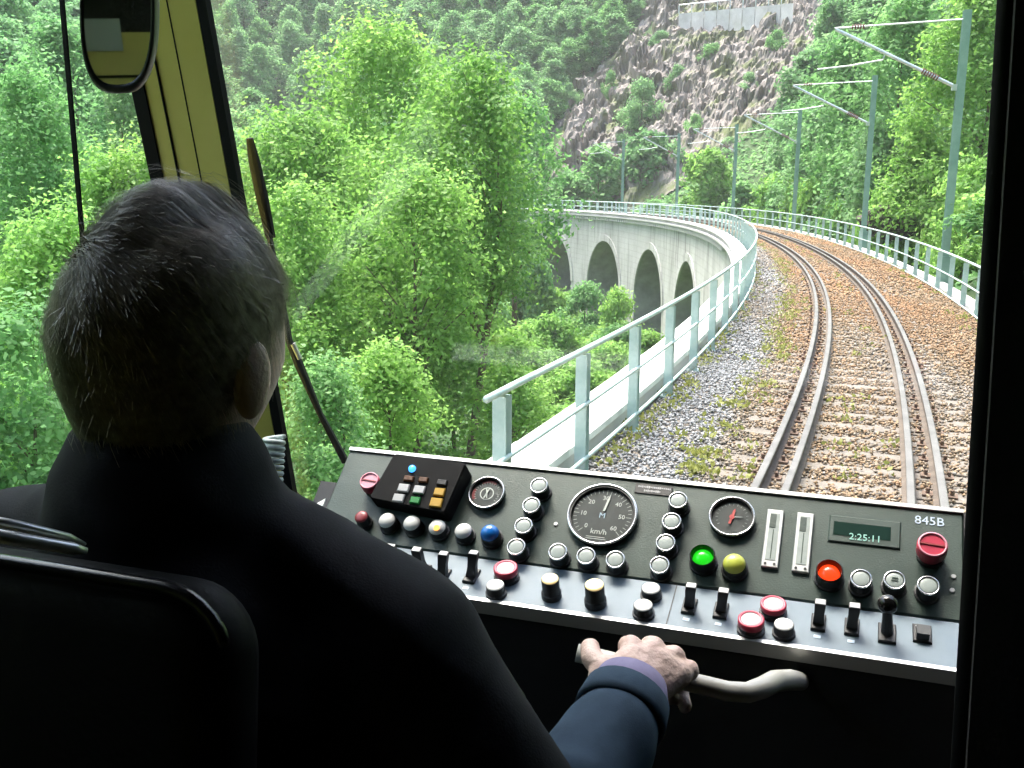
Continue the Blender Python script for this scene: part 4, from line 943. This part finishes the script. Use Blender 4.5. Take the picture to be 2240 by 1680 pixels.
# keypad unit standing on the panel
kp = empty('keypad_unit', PF @ Vector((pxy(900, 1100)[0], pxy(900, 1100)[1], 0)), 'black box keypad with coloured keys on the left of the desk', 'keypad')
KN_ = (PN * .96 - TF * .10 - TL * .02).normalized(); KX = (TL - KN_ * TL.dot(KN_)).normalized(); KY = KN_.cross(KX); KO = PO + PN * .036
kp_h = lambda px, py: (lambda p: (p.dot(KX), p.dot(KY)))(hit(px, py, KO, KN_) - KO)
KF = frame(KO, KX, KY, KN_)
q = [kp_h(*p) for p in ((806, 1088), (972, 1122), (1020, 1012), (862, 991))]
def rq(q, r=.006, n=4):               # rounded quad outline
    out = []
    for i in range(4):
        p = Vector(q[i]); a = (Vector(q[i - 1]) - p).normalized(); b = (Vector(q[(i + 1) % 4]) - p).normalized()
        for k in range(n + 1):
            t = k / n; out.append(p + a * r * (1 - t) ** 2 + b * r * t ** 2)
    return out
oq = rq(q); n = len(oq); v = []; f = []
cx_ = sum((p for p in oq), Vector((0, 0))) / n
for (sc_, z) in ((1.0, -.050), (1.0, -.004), (.975, 0)): v += [Vector(((p.x - cx_.x) * sc_ + cx_.x, (p.y - cx_.y) * sc_ + cx_.y, z)) for p in oq]
for i in range(2): f += [(i * n + k, i * n + (k + 1) % n, (i + 1) * n + (k + 1) % n, (i + 1) * n + k) for k in range(n)]
f += [tuple(range(n - 1, -1, -1)), tuple(range(2 * n, 3 * n))]
obj('housing', v, f, mat('matt_black_case', (.0035, .0035, .004), .7, spec=.15), kp, KF)
def key(px, py, w, h, m_, lb=None):
    x, y = kp_h(px, py); o = MB().bbox(x - w / 2, x + w / 2, y - h / 2, y + h / 2, 0, .004, .0012).build('key', M[m_], kp, KF)
    if lb: o['label'] = lb
for a in ((884, 1069, .017, .0125, 'cap_grey'), (918, 1073, .017, .0125, 'cap_grey'), (873, 1091, .017, .0125, 'cap_w'), (909, 1096, .015, .0105, 'key_grn', 'green key'), (962, 1078, .016, .012, 'key_yel', 'yellow key'), (955, 1101, .018, .014, 'key_yel'), (968, 1057, .015, .009, 'key_dk'), (895, 1048, .015, .008, 'key_brn'), (927, 1051, .014, .008, 'key_brn')): key(*a)
x, y = kp_h(902, 1026); MB().lathe([(.0058, 0), (.0052, .003), (.003, .0046)], 16, Matrix.Translation((x, y, 0))).build('blue_light', M['lit_blue'], kp, KF, True)
# white sheet stuck beside the desk
p0 = C(712, 1090, 1.42); p1 = C(688, 1152, 1.36); p2 = C(630, 1150, 1.40); p3 = C(660, 1120, 1.44)
v = [p0, p1, p2, p3]; v2 = [p + ZZ * -.004 for p in v]
tag(obj('paper_sheet', v + v2, [(0, 1, 2, 3), (7, 6, 5, 4), (0, 4, 5, 1), (1, 5, 6, 2), (2, 6, 7, 3), (3, 7, 4, 0)], M['white']), 'white folded sheet at the left end of the desk', 'paper')
# controller handle under the desk front
hp = [C(1262, 1428, 1.035), C(1400, 1462, 1.03), C(1510, 1492, 1.025), C(1590, 1512, 1.022), C(1635, 1515, 1.022), C(1668, 1504, 1.03), C(1695, 1490, 1.06), C(1728, 1487, 1.12), C(1750, 1490, 1.20)]
ch = tag(MB().tube(hp, [.0095, .0098, .0100, .0102, .0104, .0110, .0115, .0115, .0110], 14).build('controller_handle', mat('cream_handle', (.42, .41, .37), .4, coat=.2), None, None, True), 'cream bent controller handle held by the driver under the desk', 'handle')

# ------------------------------------------------------------------ mirror, wiper, coiled lead
mir = empty('cab_mirror', C(258, 60, 1.12), 'rounded dark framed mirror in front of the olive pillar', 'mirror')
def lozenge(px, py, sx, sy, n=40):
    out = []
    for k in range(n):
        a = 2 * math.pi * k / n; c, s_ = math.cos(a), math.sin(a); e = .72
        out.append((px + sx * math.copysign(abs(c) ** e, c), py + sy * math.copysign(abs(s_) ** e, s_)))
    return out
MD = 1.12; mo = C(258, 10, MD); mn = (CAM - mo).normalized()
MNX = (TL * .52 - TF * .85 + ZZ * .05)          # the glass looks back into the cab
mn = ((T(-.80, -.36, .16) - mo).normalized() + mn).normalized(); mx_ = mn.cross(ZZ).normalized() * -1; my_ = mn.cross(mx_)
if my_.z < 0: my_ = -my_
if mx_.dot(TL) < 0: mx_ = -mx_
def mpt(px, py): p = hit(px, py, mo, mn) - mo; return p.dot(mx_), p.dot(my_)
def ring(sc): return [mpt(x, y) for x, y in lozenge(258, 10, 83 * sc, 195 * sc)]
MF = frame(mo, mx_, my_, mn); r0, r1 = ring(1.0), ring(.90); n = 40; v = []; f = []
for rg, z in ((ring(.93), -.022), (r0, -.010), (r0, .001), (ring(.97), .004), (r1, .004), (r1, .001)): v += [(x, y, z) for x, y in rg]
for i in range(5): f += [(i * n + k, i * n + (k + 1) % n, (i + 1) * n + (k + 1) % n, (i + 1) * n + k) for k in range(n)]
f.append(tuple(range(n - 1, -1, -1)))
obj('mirror_frame', v, f, mat('mirror_frame', (.035, .035, .036), .35), mir, MF, True)
obj('mirror_glass', [(x, y, .0015) for x, y in r1], [tuple(range(n))], mat('mirror_silver', (.8, .8, .78), .02, 1.0), mir, MF)
MB().tube([mo - mn * .01 + my_ * .05, mo - mn * .05 + my_ * .10 - mx_ * .02, T(-1.05, FZ(.45) - .01, .45)], .008, 8).build('bracket', M['black'], mir)
wip = empty('windscreen_wiper', T(-.75, FZ(-.5) + .09, -.6), 'black wiper parked upright at the left of the windscreen', 'wiper')
def wp(px, py): return hit(px, py, T(0, 1.43 + .075, 0), (TF + ZZ * .22).normalized())
MB().tube([wp(546, 302), wp(556, 352), wp(575, 440), wp(592, 520)], [.006, .010, .011, .009], 8).build('blade', M['rubber'], wip)
MB().tube([wp(560, 370), wp(590, 520), wp(632, 745), wp(655, 800), wp(700, 905), wp(756, 1010)], [.004, .0055, .007, .009, .006, .008], 8).build('arm', M['black'], wip)
MB().tube([wp(640, 752), wp(655, 785)], .006, 8).build('clip', M['trim'], wip)
lead = empty('coiled_lead', C(590, 1120, 1.2), 'white coiled lead hanging beside the corner pillar', 'cable')
mb = MB(); pts = []
for k in range(13 * 14 + 1):
    t = k / (13 * 14); a = 2 * math.pi * 13 * t; p = C(600 - 10 * t, 955 + 175 * t, 1.22); pts.append(p + _r * (.0115 * math.cos(a)) + _f * (.0115 * math.sin(a)))
mb.tube(pts, .0032, 6).build('coil', mat('white_cable', (.6, .66, .64), .4), lead, None, True)
v = [C(563, 1065, 1.26), C(590, 1040, 1.26), C(606, 1120, 1.26), C(560, 1105, 1.26)]; v2 = [p + _f * .012 for p in v]
obj('socket_plate', v + v2, [(0, 1, 2, 3), (7, 6, 5, 4), (0, 4, 5, 1), (1, 5, 6, 2), (2, 6, 7, 3), (3, 7, 4, 0)], M['white'], lead)

# ------------------------------------------------------------------ driver and seat
def capsule_mesh(segs, name='m'):
    """segs: list of chains [(point, radius), ...]; returns one mesh of tapered capsules"""
    bm = bmesh.new()
    for ch in segs:
        for (p, r_) in ch: bmesh.ops.create_icosphere(bm, subdivisions=3, radius=r_, matrix=Matrix.Translation(p))
        for (p0, r0_), (p1, r1_) in zip(ch[:-1], ch[1:]):
            d = p1 - p0; L = d.length
            if L < 1e-5: continue
            Mx = Matrix.Translation((p0 + p1) / 2) @ d.to_track_quat('Z', 'Y').to_matrix().to_4x4()
            bmesh.ops.create_cone(bm, cap_ends=True, segments=24, radius1=r0_, radius2=r1_, depth=L, matrix=Mx)
    me = bpy.data.meshes.new(name); bm.to_mesh(me); bm.free(); return me
def fuse(me, voxel, smooth=6, name='m', disp=None):
    o = bpy.data.objects.new('tmp', me); COL.objects.link(o)
    r_ = o.modifiers.new('r', 'REMESH'); r_.mode = 'VOXEL'; r_.voxel_size = voxel; r_.use_smooth_shade = True
    if smooth:
        q = o.modifiers.new('s', 'SMOOTH'); q.factor = .5; q.iterations = smooth
    dg = bpy.context.evaluated_depsgraph_get(); out = bpy.data.meshes.new_from_object(o.evaluated_get(dg)); bpy.data.objects.remove(o); out.name = name
    return out
def displace(me, fn):
    n = len(me.vertices); co = np.empty(n * 3, np.float32); no = np.empty(n * 3, np.float32)
    me.vertices.foreach_get('co', co); me.vertex_normals.foreach_get('vector', no)
    co = co.reshape(-1, 3); no = no.reshape(-1, 3)
    h = np.array([fn(Vector(p)) for p in co], np.float32); co += no * h[:, None]; me.vertices.foreach_set('co', co.ravel()); me.update()
def join_meshes(lst, name):
    V = []; F = []; b = 0
    for me in lst:
        V += [tuple(v.co) for v in me.vertices]; F += [tuple(i + b for i in p.vertices) for p in me.polygons]; b += len(me.vertices)
    out = bpy.data.meshes.new(name); out.from_pydata(V, [], F); out.update(); out.shade_smooth(); return out
M['skin'] = mat('skin', (0.56, 0.38, 0.32), 0.5, col2=(0.66, 0.49, 0.42), scale=40, detail=5, bump=.15, bscale=220)
M['hair'] = mat('dark_grey_hair', (0.15, 0.122, 0.085), 0.45, col2=(0.42, 0.36, 0.27), scale=120, detail=6)
M['jacket'] = mat('navy_jacket_cloth', (0.005, 0.0055, 0.008), 0.85, col2=(0.008, 0.009, 0.013), scale=40, bump=.08, bscale=500, spec=.25)
M['sleeve'] = mat('lit_sleeve_cloth', (0.022, 0.042, 0.068), 0.9, col2=(0.030, 0.054, 0.085), scale=30, bump=.06, bscale=600, spec=.2)  # jacket cloth again, window light on the forearm mixed into a lighter blue
M['cuff'] = mat('lilac_shirt_cuff', (0.17, 0.15, 0.26), 0.85, col2=(0.2, 0.18, 0.3), scale=60)
HC = C(382, 765, .80)                 # head centre; the face looks along the train, a little to the right and down
hy = (TF * .96 + TL * .05 + ZZ * -.22).normalized(); hx = hy.cross(ZZ).normalized(); hz = hx.cross(hy)
HF = frame(HC, hx, hy, hz)
def head_mesh():
    bm = bmesh.new(); bmesh.ops.create_uvsphere(bm, u_segments=64, v_segments=48, radius=1)
    for v in bm.verts:
        x, y, z = v.co
        X, Y, Z = x * .079, y * .099, z * .118
        if z < 0: 
            k = 1 + .30 * z * (1 if y > -.2 else 1.4); X *= k; Y *= (1 + .12 * z) if y > 0 else (1 + .42 * z)
        if y < 0: Y *= 1.03 - .06 * z
        n = math.exp(-((X / .013) ** 2 + ((Z + .012) / .022) ** 2)) * (1 if y > .3 else 0); Y += .024 * n          # nose
        for sx in (-1, 1): Y -= .010 * math.exp(-(((X - sx * .032) / .014) ** 2 + ((Z - .012) / .010) ** 2)) * (1 if y > .3 else 0)   # eye sockets
        Y += .006 * math.exp(-((X / .03) ** 2 + ((Z - .03) / .008) ** 2)) * (1 if y > .3 else 0)
        Y += .005 * math.exp(-((X / .022) ** 2 + ((Z + .058) / .007) ** 2)) * (1 if y > .3 else 0)                    # lips
        Y += .010 * math.exp(-((X / .025) ** 2 + ((Z + .098) / .016) ** 2)) * (1 if y > .2 else 0)                    # chin
        v.co = (X, Y, Z)
    # ears
    for sx in (-1, 1):
        Mx = Matrix.Translation((sx * .083, -.010, -.018)) @ Matrix.Rotation(sx * -.45, 4, 'Z') @ Matrix.Diagonal((.008, .015, .030, 1))
        r_ = bmesh.ops.create_uvsphere(bm, u_segments=20, v_segments=16, radius=1, matrix=Mx)
        Mx = Matrix.Translation((sx * .088, -.004, -.012)) @ Matrix.Rotation(sx * -.45, 4, 'Z') @ Matrix.Diagonal((.006, .010, .019, 1))
    bm.transform(HF); me = bpy.data.meshes.new('head'); bm.to_mesh(me); bm.free(); return me
# neck, shoulders, arms
NK = HF @ Vector((0, .0, -.07)); NB = C(352, 1110, .83)
SR = C(868, 1408, .80); SL = C(-70, 1255, .90); EL = C(1165, 1830, .80); WRI = C(1378, 1512, .965)
skin_core = [[(NK, .056), (NB, .052)], [(C(372, 1300, .84), .05), (C(430, 1550, .86), .10), (C(450, 2000, .84), .12)], [(NB, .06), (C(372, 1300, .84), .05)], [(SL, .04), (C(372, 1300, .84), .05), (SR, .04), (EL, .038), (C(1330, 1620, .92), .030), (WRI, .027)]]
core = fuse(capsule_mesh(skin_core), .012, 4)
# right hand closed on the handle: knuckles towards the camera's top, thumb at the left
def hand():
    pc = C(1396, 1452, .995)
    kn = [C(1382, 1414, 1.008), C(1430, 1416, 1.012), C(1474, 1436, 1.012), C(1506, 1466, 1.008)]
    ch = []
    wr = C(1384, 1500, .975)
    for k, p in enumerate(kn): ch.append([(wr.lerp(p, .12), .021), (wr.lerp(p, .55) + _u * .003, .0155), (p, .0115 if k < 3 else .0105)])
    ch.append([(C(1352, 1478, .985), .018), (C(1384, 1442, .995), .0155), (C(1440, 1452, .998), .0155), (C(1482, 1474, .998), .014), (C(1440, 1500, .985), .016)])
    for k, p in enumerate(kn):          # fingers bend over the far side of the bar and come back under it
        s_ = (1.0, 1.05, 1.0, .84)[k]; w = (.0098, .0098, .0092, .0080)[k]
        p1 = p + _f * .036 * s_ - _u * .008; p2 = p1 + _f * .008 - _u * .030 * s_; p3 = p2 - _f * .022 * s_ - _u * .010
        ch.append([(p, w * 1.15), (p1, w), (p2, w * .95), (p3, w * .85)])
    # thumb along the left side, tip up on the bar end
    ch.append([(C(1352, 1480, .982), .0155), (C(1318, 1462, .990), .0130), (C(1296, 1440, 1.003), .0112), (C(1291, 1418, 1.018), .0100)])
    ch.append([(C(1336, 1490, .978), .014), (C(1312, 1478, .985), .012), (C(1330, 1460, .99), .013)])
    return fuse(capsule_mesh(ch), .0021, 3)
hm_ = hand()
def hand_detail(p):
    q = (p - HC) * 55; return .0009 * mnoise.noise(q) + .0004 * mnoise.noise(q * 3)
displace(hm_, hand_detail)
person = link_mesh('person', join_meshes([head_mesh(), core, hm_], 'person'), M['skin'])
tag(person, 'driver with short grey hair in a dark jacket, seen from behind gripping the handle', 'person')
# fingernail of the thumb, eyes
for sx in (-1, 1):
    MB().lathe([(.011 * math.sin(math.pi * k / 10) + .0001, -.011 * math.cos(math.pi * k / 10)) for k in range(11)], 14, HF @ Matrix.Translation((sx * .032, .076, .012))).build('eye', M['white'], person, None, True)
# hair: cap of the scalp plus strands
def hair_limit(x, y, z):              # which scalp directions carry hair
    return z > (-.93 if y < -.1 else -.93 + (y + .1) * 2.4) + (.55 if y > .35 else 0) * max(0, y) * 1.6 and not (abs(x) > .6 and -.02 > z - .16 and y > -.22)
def scalp(dx, dy, dz, lift):
    """a point on the hair surface for a unit direction in the head frame"""
    X, Y, Z = dx * .081, dy * .101, dz * .126
    if dz < 0: X *= 1 + .22 * dz; Y *= 1 + .36 * dz if dy < 0 else 1
    if dy < 0: Y *= 1.04
    swell = .011 * math.exp(-((dx - .75) ** 2 + (dz - .35) ** 2) / .09) + .006 * math.exp(-((dx - .2) ** 2 + (dz - .85) ** 2) / .08) - .006 * math.exp(-((dx - .52) ** 2 + (dz - .72) ** 2) / .012) + .004 * mnoise.noise(Vector((dx * 3, dy * 3, dz * 3)))
    k = 1 + (lift + swell) / .1
    return Vector((X * k, Y * k, Z * k))
bm = bmesh.new(); bmesh.ops.create_uvsphere(bm, u_segments=72, v_segments=54, radius=1)
kill = [v for v in bm.verts if not hair_limit(*v.co)]
for v in bm.verts: v.co = scalp(*v.co, -.003)
bmesh.ops.delete(bm, geom=kill, context='VERTS'); bm.transform(HF); me = bpy.data.meshes.new('hair'); bm.to_mesh(me); bm.free(); me.shade_smooth()
hair = link_mesh('hair', me, M['hair'], person)
crown_dir = Vector((-.15, -.80, .58)).normalized(); hv = []; hf = []
rh = random.Random(3); made = 0
while made < 16000:
    d = Vector((rh.gauss(0, 1), rh.gauss(0, 1), rh.gauss(0, 1))).normalized()
    if not hair_limit(*d): continue
    made += 1
    tng = (d - crown_dir * d.dot(crown_dir)); tng = (tng - d * tng.dot(d))
    if tng.length < .05: tng = Vector((1, 0, 0))
    tng = tng.normalized(); top = max(0, min(1, (d.z - .05) * 2))
    tng = (tng * (1 - .75 * top) + Vector((.85, .25, -.2)) * .75 * top).normalized()      # swept over to the right on top
    ck = mnoise.noise(d * 5) * .5
    tng = tng + Vector((rh.gauss(0, .10) + ck * .4, rh.gauss(0, .10) - ck * .3, rh.gauss(0, .08) - .15)); L = rh.uniform(.35, .8) * (.5 if d.z < -.1 else 1); pts = []
    lf = rh.uniform(-.001, .0022) + (rh.uniform(.003, .009) if rh.random() < .035 else 0) + .002 * mnoise.noise(d * 9)
    for k in range(5):
        t = k / 4; q = (d + tng * (L * t)).normalized(); pts.append(HF @ scalp(q.x, q.y, q.z, lf * (1 + .5 * t) if k else -.003))
    w = .00034
    side = (pts[-1] - pts[0]).cross(HF.to_3x3() @ d); side = side.normalized() * w if side.length > 1e-6 else Vector((w, 0, 0))
    b = len(hv)
    for k, p in enumerate(pts): ww = 1 - .75 * k / 4; hv += [tuple(p - side * ww), tuple(p + side * ww)]
    for k in range(4): hf.append((b + 2 * k, b + 2 * k + 1, b + 2 * k + 3, b + 2 * k + 2))
st = obj('hair_strands', hv, hf, M['hair'], hair); st['kind'] = 'stuff'
# jacket
jk = [[(C(362, 1064, .803), .079), (C(350, 1150, .81), .088), (C(375, 1260, .83), .095)],
      [(C(345, 1062, .80), .076), (C(395, 1066, .80), .075), (C(335, 1160, .81), .085)],
      [(C(360, 1190, .81), .075), (C(610, 1250, .81), .060), (SR, .069)], [(C(340, 1200, .82), .075), (C(120, 1225, .86), .062), (SL, .073)],
      [(C(400, 1430, .84), .150), (C(430, 1750, .84), .160), (C(450, 2100, .82), .17)], [(C(640, 1480, .83), .11), (C(640, 1800, .83), .13)], [(C(160, 1480, .87), .11), (C(200, 1800, .87), .13)],
      [(SR, .069), (C(985, 1590, .80), .062), (EL, .055)], [(SL, .073), (C(-150, 1700, .95), .06), (C(0, 2000, 1.05), .055)]]
jm = fuse(capsule_mesh(jk), .010, 8)
displace(jm, lambda p: .006 * mnoise.noise(p * 9) + .005 * (1 - abs(mnoise.noise(Vector((p.x * 9 + p.z * 14, p.y * 9, p.z * 5)))) * 3) * .6 + .002 * mnoise.noise(p * 24))
link_mesh('jacket', jm, M['jacket'], person)
sl = [[(EL + _u * .005, .050), (C(1242, 1740, .845), .047), (C(1304, 1660, .89), .0445), (C(1350, 1585, .93), .0415), (C(1358, 1566, .94), .0400)]]
sm_ = fuse(capsule_mesh(sl), .005, 5)
displace(sm_, lambda p: .0045 * math.sin((p - WRI).length * 95 + 3 * mnoise.noise(p * 14)) * .4 + .003 * mnoise.noise(p * 16))
link_mesh('sleeve', sm_, M['sleeve'], person)
wa = (C(1384, 1490, .980) - C(1366, 1540, .952)).normalized()
def cuff_tube(p0, p1, r0_, r1_, name, m_, wall=.003):
    ax = (p1 - p0); L = ax.length; Mx = Matrix.Translation(p0) @ ax.to_track_quat('Z', 'Y').to_matrix().to_4x4()
    MB().lathe([(r0_ - wall, 0), (r0_, .0005), (r0_ * 1.01, L * .3), (r1_, L * .96), (r1_ - wall * .5, L), (r1_ - wall, L * .96), (r0_ - wall, .002)], 32, Mx, capb=False, capt=False).build(name, m_, person, None, True)
cuff_tube(C(1366, 1546, .95), C(1383, 1492, .975), .0400, .0345, 'shirt_cuff', M['cuff'])
cuff_tube(C(1352, 1575, .935), C(1372, 1526, .957), .0435, .0418, 'sleeve_hem', M['sleeve'])
# seat: rounded black back rest with glossy piping
seat = empty('driver_seat', C(200, 2400, .70), 'black driver seat with glossy rounded back rest corner', 'seat')
sd_ = .66; so_ = C(200, 1400, sd_); sn_ = (TF * -1 + ZZ * .12).normalized(); sx_ = TL; sy_ = sn_.cross(sx_).normalized()
def spt(px, py): p = hit(px, py, so_, sn_) - so_; return p.dot(sx_), p.dot(sy_)
SFm = frame(so_, sx_, sy_, sn_)
xr_, yt_ = spt(492, 1400)[0], spt(300, 1285)[1]; xl_ = xr_ - .46; yb_ = yt_ - .62; rc = .05
def rrect(ins, n=8):
    out = []
    for (cx, cy, a0) in ((xr_ - rc, yt_ - rc, 0), (xl_ + rc, yt_ - rc, 90), (xl_ + rc, yb_ + rc, 180), (xr_ - rc, yb_ + rc, 270)):
        for k in range(n + 1):
            a = R(a0 + 90 * k / n); out.append((cx + (rc - ins) * math.cos(a), cy + (rc - ins) * math.sin(a)))
    return out
v = []; f = []; n = 36
for ins, z in ((.02, -.055), (.004, -.045), (0, -.035), (0, -.015), (.008, -.004), (.03, .004)): v += [(x, y, z) for x, y in rrect(ins)]
for i in range(5): f += [(i * n + k, i * n + (k + 1) % n, (i + 1) * n + (k + 1) % n, (i + 1) * n + k) for k in range(n)]
f += [tuple(range(n - 1, -1, -1)), tuple(range(5 * n, 6 * n))]
M['vinyl'] = mat('black_vinyl', (.0025, .0025, .003), .65, bump=.05, bscale=160, spec=.12)
obj('back_rest', v, f, M['vinyl'], seat, SFm, True)
rr_ = rrect(-.001); MB().tube([SFm @ Vector((x, y, -.005)) for x, y in rr_[2:18]], .005, 8).build('piping', mat('piping', (.012, .012, .013), .25), seat, None, True)
MB().tube([C(-90, 1128, .60), C(40, 1150, .62), C(150, 1176, .64), C(186, 1190, .655)], [.0035, .0035, .003, .001], 8).build('highlight_bar', M['trim'], seat, None, True)  # bright bar added to imitate a glossy streak along the seat edge
MB().tube([C(-90, 1160, .59), C(40, 1180, .61), C(160, 1200, .63), C(190, 1205, .635)], [.0045, .0045, .0042, .002], 8).build('highlight_bar', M['trim'], seat, None, True)  # second added bar, standing for the lower highlight streak
bm_ = MB(); tb = lambda a, b, r_: bm_.tube([a, b], r_, 12)
pc_ = SFm @ Vector(((xl_ + xr_) / 2, yb_, -.04))
MB().lathe([(.22, -.05), (.23, -.02), (.23, .03), (.20, .05)], 28, Matrix.Translation(pc_ + TF * .2 - ZZ * .02)).build('seat_cushion', M['vinyl'], seat, None, True)
MB().tube([pc_ + TF * .2 - ZZ * .05, Vector(((pc_ + TF * .2).x, (pc_ + TF * .2).y, CAM.z - 1.49))], [.04, .05], 14).build('pedestal', M['black'], seat)
